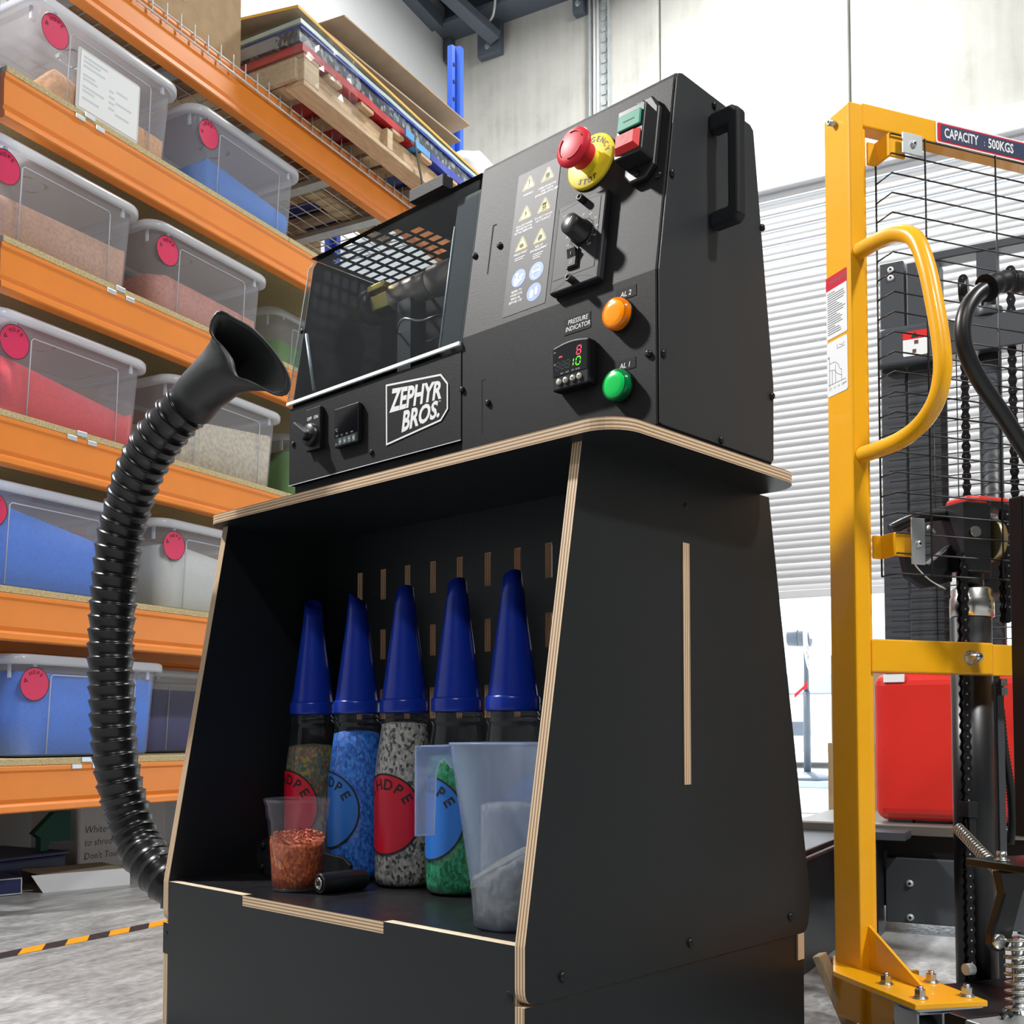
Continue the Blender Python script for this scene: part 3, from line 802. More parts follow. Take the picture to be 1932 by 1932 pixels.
# crumpled stretch film round the near end
def film(name, path, z0, z1, label):
    mb = MB()
    nz = 9
    rows = []
    for k in range(nz + 1):
        row = []
        for p in path:
            z = z0 + (z1 - z0) * k / nz
            q = Vector((p[0], p[1], z))
            d = mnoise.noise_vector(q * 17) * 0.016 + mnoise.noise_vector(q * 46) * 0.008
            row.append(q + d)
        rows.append(row)
    n = len(path)
    mb.add([p for r_ in rows for p in r_], [(i * n + k, i * n + k + 1, (i + 1) * n + k + 1, (i + 1) * n + k) for i in range(nz) for k in range(n - 1)], 0, False)
    return solo(name, mb, M['wrap'], label, 'film', RM)
film('stretch_film', [(-3.60 + 0.03 * i, PB0 - 0.045, 0) for i in range(28)] + [(PA + 0.03, PB0 - 0.03 + 0.03 * i, 0) for i in range(13)], Z0 - 0.005, ZS + 0.118, 'crumpled clear stretch film around the near end of the pallet load')
bag = MB()
rr_ = []
for i in range(11):
    th_ = PI * i / 10
    rr_.append([Vector((-2.92 + 0.17 * math.sin(th_) * math.cos(2 * PI * k / 18), 4.93 + 0.20 * math.sin(th_) * math.sin(2 * PI * k / 18), 3.46 + 0.20 * math.cos(th_))) for k in range(18)])
rr_ = [[p + mnoise.noise_vector(p * 14) * 0.03 for p in r_] for r_ in rr_]
bag.loft(rr_)
solo('plastic_bag', bag, M['whitebright'], 'white plastic wrapped bundle at the far end of the pallet load', 'bag', RM)
st = MB()
st.add([(PA + 0.012, 4.155, ZS + 0.06), (PA + 0.012, 4.172, ZS + 0.06), (-2.775, 4.268, 3.10), (-2.775, 4.250, 3.10)], [(0, 1, 2, 3)])
solo('strap', st, M['black'], 'black strap hanging down across the front of the pallet', 'strap', RM, solid=0.003)
solo('tape_end', MB().box((PA + 0.012, 4.10, ZS - 0.005), (PA + 0.02, 4.17, ZS + 0.03)).xform(Matrix.Translation((0, 0, 0))), M['sheet_sky'], 'loose light blue tape end beside the black strap', 'tape', RM)
cb = thing('cardboard_box', 'tall brown cardboard box left of the wrapped pallet on the top level', 'box', room(-3.22, 2.9, 3.187), ANG)
part('carton', bx((-3.48, 2.55, 3.187), (-2.975, 3.215, 3.98)), M['card'], cb, RM, bevel=0.004)
part('packing_tape', bx((-2.976, 2.86, 3.30), (-2.9735, 2.91, 3.98)), M['card_pale'], cb, RM)
part('red_mark', bx((-2.976, 2.95, 3.62), (-2.9735, 3.02, 3.70)), M['sheet_red'], cb, RM)

# ---- tubs of granulate
def tub_mesh():
    def ring(L, Dp, r, z):
        return [Vector((p[0], p[1], z)) for p in rrect(-Dp / 2, -L / 2, Dp / 2, L / 2, r, 5)]
    body = MB().loft([ring(0.10, 0.1, 0.01, 0.006), ring(0.53, 0.34, 0.05, 0.004), ring(0.555, 0.362, 0.055, 0.012), ring(0.60, 0.392, 0.06, 0.302)])
    rim = MB().loft([ring(0.60, 0.392, 0.06, 0.300), ring(0.645, 0.425, 0.07, 0.297), ring(0.652, 0.43, 0.072, 0.305), ring(0.652, 0.43, 0.072, 0.322), ring(0.638, 0.42, 0.07, 0.330), ring(0.60, 0.392, 0.06, 0.326)])
    lid = MB().loft([ring(0.60, 0.392, 0.06, 0.327), ring(0.57, 0.37, 0.05, 0.331), ring(0.1, 0.1, 0.02, 0.332)])
    lid.disc((0, 0, 0.332), (0, 0, 1), 0.05, 16)
    fx = lambda z: 0.181 + 0.015 * (z - 0.012) / 0.29 + 0.001
    y0, y1 = -0.172, 0.178
    pan = MB().tube([(fx(0.012), y0 - 0.004, 0.012), (fx(0.26), y0, 0.26), (fx(0.268), y0 + 0.008, 0.268), (fx(0.268), y1 - 0.008, 0.268), (fx(0.26), y1, 0.26), (fx(0.012), y1 + 0.002, 0.012)], 0.0022, 5)
    clip = MB().box((0.19, -0.240, 0.291), (0.198, -0.228, 0.30)).box((0.15, -0.300, 0.255), (0.162, -0.294, 0.30)).box((0.19, 0.225, 0.27), (0.2, 0.237, 0.30))
    return [('body', body, 'tub'), ('rim', rim, 'rim'), ('lid', lid, 'rim'), ('panel_rib', pan, 'rim'), ('latch_ribs', clip, 'rim')]
_tub = [(n, mb.mesh(n, M[k])) for n, mb, k in tub_mesh()]
def disc_label(rad, border, mats_n=2):
    mb = MB()
    mb.disc((0, 0, 0), (0, 0, 1), rad, 36, 0)
    mb.loft([mb.ring((0, 0, 0.0002), (0, 0, 1), rad - border, 36), mb.ring((0, 0, 0.0002), (0, 0, 1), rad, 36)], mi=1)
    return mb
_st = disc_label(0.054, 0.0022).mesh('sticker', [M['sticker'], M['black_ink']])
let = MB()
arc_write(let, 'HDPE', 0.037, 118, 22, 0.0165, 0.0006, bold=0.01)
tri = [(0.0085 * math.cos(R(90 + 120 * i)), 0.0095 * math.sin(R(90 + 120 * i))) for i in range(3)]
tm = line_frame(MB(), tri, 0.0025, 0.0006)
let.merge(tm, Matrix.Translation((-0.034, 0.010, 0)) @ Matrix.Rotation(R(15), 4, 'Z'))
_let = let.mesh('lettering', M['black_ink'])
SLOPE = math.atan(0.015 / 0.29)
def tub(lev, bl, depth, label, content, prof, clabel, sticker_rot=0, seed=0, sticker=True):
    """bl: near rim edge along the rack; depth: how far the rim stands back from the beam face; prof: fill heights from near to far"""
    zt = LEV[lev] + 0.0005
    b = bl + 0.326
    a = FA - 0.02 - depth - 0.215
    T = RM @ Matrix.Translation((a, b, zt))
    t_ = thing('storage_tub', label, 'tub', room(a, b, zt), ANG, 'storage tubs on the racking')
    for n, me in _tub:
        p = part(n, me, None, t_, T)
        if n == 'latch_ribs': p['kind'] = 'stuff'
    if sticker:
        zc_, yc = 0.236, -0.234
        F = T @ frame((0.1945 + 0.0015, yc, zc_), (0, 1, 0), (-math.sin(-SLOPE), 0, math.cos(SLOPE))) @ Matrix.Rotation(R(sticker_rot), 4, 'Z')
        s_ = part('sticker', _st, None, t_, F)
        part('lettering', _let, None, s_, F)
    # fill
    mb = MB()
    N = 56
    def ringpt(i, z, s=1.0):
        k = z / 0.302
        L, Dp = 0.546 + 0.040 * k, 0.353 + 0.027 * k
        r_ = rrect(-Dp / 2, -L / 2, Dp / 2, L / 2, 0.055, 13)
        p = r_[i % len(r_)]
        return p[0] * s, p[1] * s
    def hgt(x, y):
        u = min(max((y + 0.29) / 0.58, 0), 1) * (len(prof) - 1)
        i = min(int(u), len(prof) - 2); f_ = u - i
        f_ = f_ * f_ * (3 - 2 * f_)
        h = prof[i] * (1 - f_) + prof[i + 1] * f_
        q = (x * 16 + seed, y * 16, seed * 1.7)
        return max(0.02, h + 0.006 * mnoise.noise(q) + 0.003 * mnoise.noise((x * 60, y * 60, seed)))
    rings = [[Vector((*ringpt(i, 0.012, 0.98), 0.009)) for i in range(N)], [Vector((*ringpt(i, 0.02), 0.014)) for i in range(N)]]
    for s in (1.0, 0.85, 0.65, 0.42, 0.2):
        rg_ = []
        for i in range(N):
            x, y = ringpt(i, 0.12, s)
            h = hgt(x, y)
            x, y = ringpt(i, h, s)
            rg_.append(Vector((x, y, h)))
        rings.append(rg_)
    mb.loft(rings)
    mb.add([p for p in rings[-1]], [list(range(N))], 0, True)
    mb.add(rings[0], [list(range(N))[::-1]])
    solo('granulate', mb, TB[content], clabel, 'granulate', T, kind='stuff')
    return t_, T
tA, TA_ = tub(4, 2.262, 0.0, 'frosted tub with a paper sheet on its front, peach film inside', 'peach', [0.05, 0.14, 0.09, 0.05, 0.08, 0.10, 0.11], 'peach film and granulate in the tub with the paper sheet', seed=1)
tub(4, 2.966, 0.0, 'frosted tub of mid blue granulate under the top orange beam', 'sky', [0.10, 0.165, 0.15, 0.12, 0.115, 0.12, 0.11], 'mid blue granulate sloping in the tub under the top beam', seed=2, sticker_rot=22)
tub(3, 2.088, 0.0, 'frosted tub of pinkish tan granulate left of the dusty pink one', 'tan', [0.15, 0.145, 0.14, 0.132, 0.125, 0.155, 0.165], 'pinkish tan granulate with a dip in its surface', seed=3)
tub(3, 2.765, 0.0, 'frosted tub of dusty pink granulate right of the tan one', 'rose', [0.14, 0.15, 0.145, 0.137, 0.135, 0.137, 0.14], 'dusty pink granulate in the tub above the hose nozzle', seed=4)
tub(2, 2.134, 0.0, 'frosted tub of coral red granulate beside the hose', 'red', [0.185, 0.175, 0.155, 0.10, 0.088, 0.105, 0.145], 'coral red granulate heaped to one end of its tub', seed=5)
tub(2, 2.862, 0.0, 'frosted tub of beige granulate behind the black hose', 'beige', [0.17, 0.185, 0.195, 0.208, 0.215, 0.225, 0.23], 'beige granulate levelled high behind the hose', seed=6)
tub(1, 2.067, 0.0, 'frosted tub of strong blue granulate left of the off white one', 'blue', [0.255, 0.265, 0.262, 0.235, 0.205, 0.19, 0.18], 'strong blue granulate sloping down towards the hose', seed=7)
tub(1, 2.817, 0.0, 'frosted tub of off white granulate left of the black cabinet', 'white', [0.235, 0.25, 0.235, 0.215, 0.20, 0.19, 0.18], 'off white granulate in the tub left of the black cabinet', seed=8)
tub(0, 2.232, 0.0, 'frosted tub filled with blue granulate on the lowest shelf', 'blue', [0.275, 0.272, 0.27, 0.268, 0.268, 0.268, 0.265], 'strong blue granulate filling the tub on the lowest shelf', seed=9)
tub(0, 2.985, 0.25, 'tub of deep blue granulate set back on the lowest shelf', 'dark', [0.25, 0.25, 0.25, 0.25, 0.25, 0.25, 0.25], 'deep blue granulate in the tub set back on the lowest shelf', seed=10, sticker=False)
tub(3, 3.60, 0.16, 'frosted tub of leaf green granulate set back beside the dusty pink one', 'green', [0.19, 0.20, 0.20, 0.20, 0.20, 0.2, 0.2], 'leaf green granulate right of the dusty pink one', seed=11, sticker=False)
tub(2, 3.68, 0.14, 'frosted tub of leaf green granulate set back beside the beige one', 'green', [0.25, 0.25, 0.25, 0.25, 0.25, 0.25, 0.25], 'leaf green granulate right of the beige one', seed=12, sticker=False)
# paper in a sleeve on the first tub
F = TA_ @ frame((0.1945 - 0.004, -0.01, 0.135), (0, 1, 0), (math.sin(SLOPE), 0, math.cos(SLOPE)))
F = F @ Matrix.Translation((0, 0, 0.003))
sv = part('document_sleeve', MB().prism(rrect(-0.135, -0.105, 0.135, 0.105, 0.01), 0, 0.0006), M['sleeve'], tA, F)
pa = part('paper_note', MB().box((-0.122, -0.095, 0.0008), (0.128, 0.098, 0.0014)), M['paper'], tA, F)
pl = MB()
for i, (x, y, l) in enumerate([(-0.11, 0.08, 0.10), (-0.11, 0.066, 0.07), (-0.11, 0.05, 0.09), (-0.11, 0.02, 0.05), (-0.11, 0.006, 0.06), (-0.11, -0.02, 0.09), (-0.11, -0.034, 0.05), (-0.11, -0.06, 0.07), (0.0, 0.02, 0.02), (0.0, 0.0, 0.025), (0.0, -0.02, 0.025), (0.0, -0.04, 0.025), (0.03, 0.03, 0.05), (0.03, -0.01, 0.07), (0.03, -0.05, 0.06)]):
    pl.box((x, y - 0.004, 0.0014), (x + l, y + 0.004, 0.0016))
part('printed_lines', pl, M['greyline'], pa, F, kind='stuff')

# ---- things on the floor under the rack
wb_ = Matrix(RM) @ Matrix.Translation((-3.101, 2.827, 0)) @ Matrix.Rotation(math.atan2(-0.293, -0.103), 4, 'Z')
# local x runs from the far front corner to the near one, local y into the rack
mb = MB().prism([(0, 0), (0.318, 0), (0.355, 0.058), (0, 0.058)], -0.002, 0.004, 'y')
FB = RM @ frame((-3.101, 2.827, 0), (-0.103, -0.293, 0), (0, 0, 1))   # z of this frame points into the aisle or rack
zdir = (FB.to_3x3() @ Vector((0, 0, 1)))
sgn = -1 if zdir.dot(RM.to_3x3() @ Vector((1, 0, 0))) > 0 else 1
wbx = thing('flat_carton', 'low white carton with a slanting open end on the floor under the rack', 'carton', room(-3.2, 2.68), ANG)
part('front_flap', MB().prism([(0, 0), (0.305, 0), (0.345, 0.062), (0, 0.060)], 0, 0.004 * sgn, 'z'), M['whitebright'], wbx, FB)
part('tray', MB().box((0, 0, 0.004 * sgn), (0.30, 0.004, 0.26 * sgn)).box((0, 0.054, 0.004 * sgn), (0.30, 0.058, 0.26 * sgn)).box((0, 0, 0.25 * sgn), (0.3, 0.058, 0.26 * sgn)).box((0, 0.0, 0.004 * sgn), (0.004, 0.058, 0.26 * sgn)), M['card_dark'], wbx, FB)
cr = thing('navy_crate', 'small navy crate with a pale metal rim at the near end of the white carton', 'crate', room(-3.3, 2.45), ANG)
part('crate_body', MB().box((0.37, 0.0, 0.01 * sgn), (0.52, 0.06, 0.22 * sgn)), M['navy'], cr, FB, bevel=0.004)
part('metal_rim', line_frame(MB(), [(0.372, 0.003), (0.505, 0.003), (0.50, 0.058), (0.372, 0.058)], 0.004, 0.008 * sgn), M['galv'], cr, FB)
tw = thing('white_carton', 'tall white carton with black handwriting under the lowest beam', 'carton', room(-3.66, 3.2), ANG)
part('carton', bx((-3.80, 2.945, 0.0), (-3.52, 3.40, 0.272)), M['whitebox'], tw, RM, bevel=0.012)
part('lid', bx((-3.81, 2.935, 0.272), (-3.51, 3.41, 0.30)), M['whitebox'], tw, RM, bevel=0.006)
HF = RM @ frame((-3.5195, 2.945, 0), (0, 1, 0), (0, 0, 1))
hw = MB()
write(hw, 'White G', 0.03, 0.165, 0.042, 0.0005, align='LEFT', shear=0.15, bold=-0.01)
write(hw, 'to shred', 0.03, 0.115, 0.040, 0.0005, align='LEFT', shear=0.2, bold=-0.01)
write(hw, "Don't Touch", 0.03, 0.062, 0.038, 0.0005, align='LEFT', shear=0.1, bold=-0.01)
part('handwriting', hw, M['black_ink'], tw, HF, kind='stuff')
nb = thing('storage_bin', 'long navy blue bin against the wall under the rack', 'bin', room(-3.6, 2.55), ANG)
part('bin_body', bx((-3.85, 2.16, 0), (-3.48, 2.86, 0.085)), M['navy'], nb, RM, bevel=0.01)
part('bin_rim', bx((-3.86, 2.15, 0.085), (-3.47, 2.87, 0.1)), M['navy'], nb, RM, bevel=0.004)
gc = MB().prism([(2.785, 0.101), (2.815, 0.101), (2.83, 0.135), (2.92, 0.13), (2.92, 0.245), (2.845, 0.245), (2.755, 0.17), (2.785, 0.15)], -3.56, -3.53, 'x')
solo('folded_card', gc, M['dkgreen'], 'dark green folded card leaning behind the white carton', 'card', RM)

# ------------------------------------------------------------------ plywood bench cabinet
bench = thing('workbench_cabinet', 'open black plywood bench cabinet with pale ply edges', 'cabinet', (-1.449, 1.43, 0))
def corner(pts, i, r, n=5):
    p0, p1, p2 = Vector(pts[i - 1]), Vector(pts[i]), Vector(pts[(i + 1) % len(pts)])
    a, b = p1 + (p0 - p1).normalized() * r, p1 + (p2 - p1).normalized() * r
    return [tuple((1 - t) ** 2 * a + 2 * t * (1 - t) * p1 + t * t * b) for t in [k / n for k in range(n + 1)]]
base = [(1.172, 0.963), (1.0525, 0.268), (1.0525, 0.191), (1.803, 0.191), (1.813, 0.254), (1.683, 0.963)]
sp = [base[0], base[1]] + corner(base, 2, 0.022) + corner(base, 3, 0.022) + corner(base, 4, 0.03) + [base[5]]
for x in (-0.997, -1.919):
    mb = MB().prism(sp, x, x + 0.018, 'x', 0, 1)
    part('side_panel', mb, [M['lam'], M['plyx']], bench)
for x in (-0.998, -1.918):
    lo = [(1.0535, 0), (1.79, 0), (1.79, 0.189), (1.0535, 0.189)] if x > -1.5 else [(1.0535, 0), (1.79, 0), (1.79, 0.189), (1.072, 0.189), (1.072, 0.132), (1.0535, 0.132)]
    part('base_side', MB().prism(lo, x, x + 0.017, 'x', 0, 1), [M['lam'], M['plyx']], bench)
part('rear_tab', MB().box((-0.985, 1.765, 0.145), (-0.978, 1.788, 0.1905)), M['plyy'], bench)
part('worktop', MB().prism(rrect(-1.942, 1.139, -0.894, 1.652, 0.055, 8), 0.963, 0.981, 'z', 0, 1), [M['lam'], M['plyz']], bench)
shelf = MB().box((-1.901, 1.0712, 0.25), (-0.997, 1.417, 0.268))
shelf = MB().prism([(-1.901, 1.0712), (-1.648, 1.0712), (-1.648, 1.053), (-1.268, 1.053), (-1.268, 1.0712), (-0.997, 1.0712), (-0.997, 1.417), (-1.901, 1.417)], 0.25, 0.268, 'z', 0, 1)
part('shelf', shelf, [M['lam_top'], M['plyz']], bench)
fp = [(-1.901, 0.0), (-1.901, 0.1325), (-1.919, 0.1325), (-1.919, 0.1895), (-1.901, 0.1895), (-1.901, 0.268), (-1.648, 0.268), (-1.648, 0.25), (-1.268, 0.25), (-1.268, 0.268), (-0.998, 0.268), (-0.998, 0.0)]
em = [1] * len(fp); em[5] = em[9] = 2
part('front_panel', MB().prism(fp, 1.053, 1.071, 'y', 0, em), [M['lam'], M['plyy'], M['plytop']], bench)
part('rear_panel', MB().box((-1.901, 1.772, 0.0), (-0.998, 1.79, 0.19)), M['lam'], bench)
# pegboard back with slots
xs = [-1.788 + 0.0753 * i for i in range(11)]
zs = [(0.333, 0.394), (0.455, 0.516), (0.577, 0.638), (0.699, 0.760), (0.821, 0.883)]
hw_ = 0.0083
xe = [-1.901] + [v for x in xs for v in (x - hw_, x + hw_)] + [-0.997]
ze = [0.25] + [v for z in zs for v in z] + [0.963]
pg = MB()
for i in range(len(xe) - 1):
    for j in range(len(ze) - 1):
        slot = i % 2 == 1 and j % 2 == 1
        x0, x1, z0, z1 = xe[i], xe[i + 1], ze[j], ze[j + 1]
        if slot:
            for (ax, az), (bx_, bz) in (((x0, z0), (x0, z1)), ((x1, z0), (x1, z1)), ((x0, z0), (x1, z0)), ((x0, z1), (x1, z1))):
                pg.add([(ax, 1.417, az), (bx_, 1.417, bz), (bx_, 1.435, bz), (ax, 1.435, az)], [(0, 1, 2, 3)], 1)
        else:
            for y in (1.417, 1.435):
                pg.add([(x0, y, z0), (x1, y, z0), (x1, y, z1), (x0, y, z1)], [(0, 1, 2, 3)], 0)
part('pegboard_back', pg, [M['lam'], M['plyy']], bench)
part('tenon', MB().box((-0.998, 1.417, 0.4685), (-0.9778, 1.4352, 0.8495)), M['plyy'], bench)
SF_ = frame((-0.979, 0, 0), (0, 1, 0), (0, 0, 1))
for y, z in ((1.1272, 0.2193), (1.4309, 0.2229), (1.7408, 0.2255)):
    bolt(bench, SF_, y, z, 0.0075, 0.005)
bolt(bench, SF_, 1.4265, 0.9084, 0.005, 0.001)
FF_ = frame((0, 1.053, 0), (1, 0, 0), (0, 0, 1))
bolt(bench, FF_, -1.0096, 0.1988, 0.0085, 0.0012)
bolt(bench, FF_, -1.907, 0.172, 0.005, 0.001)

# ------------------------------------------------------------------ extruder on the bench
ext = thing('plastic_extruder', 'black bench-top plastic extruder with sloped control panel and clear guard', 'machine', (-1.36, 1.40, 0.981))
prof = [(1.255, 0.988), (1.255, 1.217), (1.304, 1.523), (1.309, 1.531), (1.318, 1.534), (1.510, 1.534), (1.519, 1.528), (1.574, 1.121), (1.572, 0.988)]
part('control_housing', MB().prism(prof, -1.313, -0.9075, 'x'), M['powder'], ext, bevel=0.003)
sidep = [(1.2565, 0.992), (1.2565, 1.217), (1.3045, 1.520), (1.309, 1.529), (1.318, 1.5325), (1.508, 1.5325), (1.518, 1.526), (1.573, 1.121), (1.571, 0.996), (1.565, 0.990), (1.262, 0.990)]
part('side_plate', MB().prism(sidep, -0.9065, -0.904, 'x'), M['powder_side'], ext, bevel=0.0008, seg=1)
part('base_feet', MB().box((-1.79, 1.27, 0.981), (-1.75, 1.5, 0.989)).box((-0.98, 1.27, 0.981), (-0.93, 1.54, 0.989)).box((-1.4, 1.27, 0.981), (-1.35, 1.54, 0.989)), M['black'], ext, kind='stuff')
HF_ = frame((-0.904, 0, 0), (0, 1, 0), (0, 0, 1))
for y, z in ((1.4023, 1.5185), (1.5403, 1.373), (1.566, 1.1006), (1.4134, 0.9975), (1.2645, 1.0941), (1.2885, 1.3681)):
    bolt(ext, HF_, y, z, 0.0062, 0.0045)
jn = MB()
for y0, z0, y1, z1 in ((1.2925, 1.4134, 1.302, 1.5135), (1.2785, 1.3253, 1.286, 1.3253), (1.2705, 1.0, 1.2705, 1.02)):
    pass
grip = [(0.0, 1.4995), (0.040, 1.4995), (0.052, 1.4915), (0.052, 1.330), (0.046, 1.320), (0.0, 1.320), (0.0, 1.345), (0.032, 1.345), (0.032, 1.470), (0.0, 1.470)]
part('side_handle', MB().prism([(-0.904 + a, z) for a, z in grip], 1.386, 1.410, 'y'), M['black_matt'], ext, bevel=0.005, seg=3)

# ---- front faces: FR (vertical face, local x, z-up) and SL (sloping face, local x, s)
FR = frame((0, 1.255, 0), (1, 0, 0), (0, 0, 1))
th = math.atan2(0.049, 0.308)
SLF = frame((0, 1.255, 1.217), (1, 0, 0), (0, math.sin(th), math.cos(th)))
for x, z in ((-0.9227, 1.0957), (-1.3106, 1.1286), (-1.2491, 1.093), (-1.7976, 1.1257), (-1.5509, 1.0648)):
    bolt(ext, FR, x, z, 0.0055, 0.0045)
for x, s_ in ((-1.2456, 0.1494), (-0.9205, 0.1525), (-1.3050, 0.1503)):
    bolt(ext, SLF, x, s_, 0.0055, 0.0045)
part('lift_slot', MB().box((-1.266, 1.0457, 0), (-1.2635, 1.136, 0.0004)).box((-1.2635, 1.1335, 0), (-1.257, 1.136, 0.0004)), M['hole'], ext, FR)
part('lift_slot', MB().box((-1.2692, 0.105, 0), (-1.2667, 0.1947, 0.0004)).box((-1.2667, 0.1925, 0), (-1.2605, 0.1947, 0.0004)), M['hole'], ext, SLF)
# emergency stop
es = part('emergency_stop_ring', MB().lathe([(0.0, 0.0055), (0.043, 0.0055), (0.0455, 0.004), (0.0455, 0.0)], 48), M['yellow'], ext, SLF @ Matrix.Translation((-1.0565, 0.2275, 0)))
ES = SLF @ Matrix.Translation((-1.0565, 0.2275, 0.0058))
tx = MB()
arc_write(tx, 'EMERGENCY', 0.0345, 160, 18.5, 0.0125, 0.0003, bold=0.015)
for i, ch in enumerate('STOP'):
    a = R(244 + 17 * i)
    write(tx, ch, 0.035 * math.cos(a), 0.035 * math.sin(a), 0.0125, 0.0003, 0, a + PI / 2, bold=0.015)
part('lettering', tx, M['black_ink'], es, ES, kind='stuff')
part('collar', MB().lathe([(0.019, 0), (0.019, 0.008), (0.0165, 0.014), (0.0165, 0.018)], 32), M['yellow'], es, ES)
cap = MB().lathe([(0.0215, 0.012), (0.0205, 0.026), (0.026, 0.031), (0.0315, 0.035), (0.0325, 0.039), (0.0305, 0.043), (0.024, 0.0455), (0.0, 0.046)], 40)
mc = part('mushroom_cap', cap, M['red'], ext, ES)
ar = MB()
for a0 in (20, 140, 260):
    pts = [(0.0225 * math.cos(R(a0 + k * 8)), 0.0225 * math.sin(R(a0 + k * 8)), 0.0462) for k in range(11)]
    ar.tube(pts, 0.0008, 5)
part('turn_arrows', ar, pm('dark_red_groove', (0.33, 0.01, 0.02), 0.5), mc, ES, kind='stuff')
# on and off push buttons
OB = SLF
ob = part('switch_base', MB().prism([(-0.966, 0.150), (-0.938, 0.150), (-0.9235, 0.168), (-0.9235, 0.262), (-0.938, 0.285), (-0.966, 0.285), (-0.978, 0.268), (-0.978, 0.165)], 0, 0.012, 'z'), M['black'], ext, OB, bevel=0.003)
part('switch_block', MB().prism(rrect(-0.975, 0.172, -0.924, 0.252, 0.004), 0.012, 0.042, 'z'), M['black'], ob, OB, bevel=0.002)
gb = part('on_button', MB().prism(rrect(-0.9705, 0.2145, -0.929, 0.2405, 0.002), 0.042, 0.0455, 'z'), M['green'], ext, OB, bevel=0.0015)
part('on_mark', MB().box((-0.960, 0.2268, 0.0456), (-0.940, 0.2282, 0.0459)), M['black_ink'], gb, OB)
rb = part('off_button', MB().loft([[Vector((p[0], p[1], 0.042)) for p in rrect(-0.9725, 0.178, -0.9285, 0.209, 0.001, 1)], [Vector((p[0], p[1], 0.051)) for p in rrect(-0.9665, 0.184, -0.9345, 0.2035, 0.001, 1)]], smooth=False, caps=True), M['red2'], ext, OB)
om = MB(); om.loft([om.ring((-0.9505, 0.194, 0.0512), (0, 0, 1), 0.0055, 20), om.ring((-0.9505, 0.194, 0.0512), (0, 0, 1), 0.0068, 20)])
part('off_mark', om, pm('dark_red_mark', (0.25, 0.0, 0.01), 0.5), rb, OB)
bolt(ob, SLF, -0.952, 0.160, 0.005, 0.004, z=0.012)
bolt(ob, SLF, -0.952, 0.275, 0.005, 0.004, z=0.012)
# speed controller
sc = part('speed_controller', MB().prism(rrect(-1.104, 0.010, -1.006, 0.158, 0.003), 0, 0.014, 'z'), M['black_matt'], ext, SLF, bevel=0.003)
part('scale_plate', MB().box((-1.099, 0.0315, 0.014), (-1.0165, 0.148, 0.0146)), pm('satin_black_plate', (0.022, 0.022, 0.026), 0.5, spec=0.2), sc, SLF)
arch = MB()
for s0, s1 in ((0.012, 0.0315), (0.148, 0.1565)):
    pts = [(-1.100 + 0.09 * k / 12, s0 + 0.014 * math.sin(PI * k / 12) * (1 if s0 < 0.1 else 0.4)) for k in range(13)]
    arch.add([(p[0], p[1], 0.0142) for p in pts] + [(p[0], s1, 0.0142) for p in pts], [(k, k + 1, 14 + k, 13 + k) for k in range(12)])
part('moulded_arch', arch, M['black_matt'], sc, SLF, kind='stuff')
tk = MB()
for k in range(31):
    a = R(235 - 290 * k / 30)
    r0, r1 = 0.0215, 0.0255 if k % 3 == 0 else 0.0238
    c, s_ = math.cos(a), math.sin(a)
    tk.tube([(-1.0482 + r0 * c, 0.0972 + r0 * s_, 0.0149), (-1.0482 + r1 * c, 0.0972 + r1 * s_, 0.0149)], 0.00035, 4)
for k, s_ in enumerate(('0', '10', '20', '30', '40', '50', '60', '70', '80', '90', '100')):
    a = R(235 - 29 * k)
    write(tk, s_, -1.0482 + 0.030 * math.cos(a), 0.0972 + 0.030 * math.sin(a), 0.0052, 0.0149)
write(tk, 'POWER', -1.083, 0.138, 0.0045, 0.0149)
part('dial_scale', tk, M['grey_ink'], sc, SLF, kind='stuff')
KN = SLF @ Matrix.Translation((-1.0482, 0.0972, 0.0148))
kn = part('speed_knob', MB().lathe([(0.0195, 0), (0.0195, 0.004), (0.0172, 0.006), (0.0160, 0.030), (0.0148, 0.0315), (0.0, 0.0315)], 36), M['black'], sc, KN)
part('pointer_line', MB().box((-0.0006, -0.002, 0.0316), (0.0006, 0.010, 0.0319)).xform(Matrix.Rotation(R(-35), 4, 'Z')), M['white_ink'], kn, KN) if False else None
part('pointer_line', MB().box((-0.0006, -0.002, 0.0316), (0.0006, 0.010, 0.0319)).xform(Matrix.Rotation(R(-35), 4, 'Z')), M['white_ink'], sc, KN)
rk = part('rocker_switch', MB().prism(rrect(-1.0705, 0.0415, -1.049, 0.0725, 0.001), 0.0146, 0.018, 'z'), M['black'], sc, SLF, bevel=0.001)
part('rocker', MB().prism([(0.0435, 0.018), (0.0705, 0.018), (0.0705, 0.0235), (0.057, 0.0195), (0.0435, 0.0195)], -1.068, -1.0515, 'x').xform(Matrix.Identity(4)), M['black_matt'], sc, SLF)
rm_ = MB(); rm_.loft([rm_.ring((-1.060, 0.0495, 0.0202), (0, 0, 1), 0.0022, 14), rm_.ring((-1.060, 0.0495, 0.0202), (0, 0, 1), 0.0028, 14)])
rm_.box((-1.0603, 0.061, 0.0218), (-1.0597, 0.067, 0.0222))
part('rocker_marks', rm_, M['grey_ink'], sc, SLF, kind='stuff')
for x, s_ in ((-1.051, 0.1520), (-1.057, 0.0205)):
    part('thumb_screw', MB().lathe([(0.0058, 0), (0.0058, 0.012), (0.0052, 0.013), (0.003, 0.013), (0.003, 0.009), (0, 0.009)], 18), M['black'], sc, SLF @ Matrix.Translation((x, s_, 0.014)))
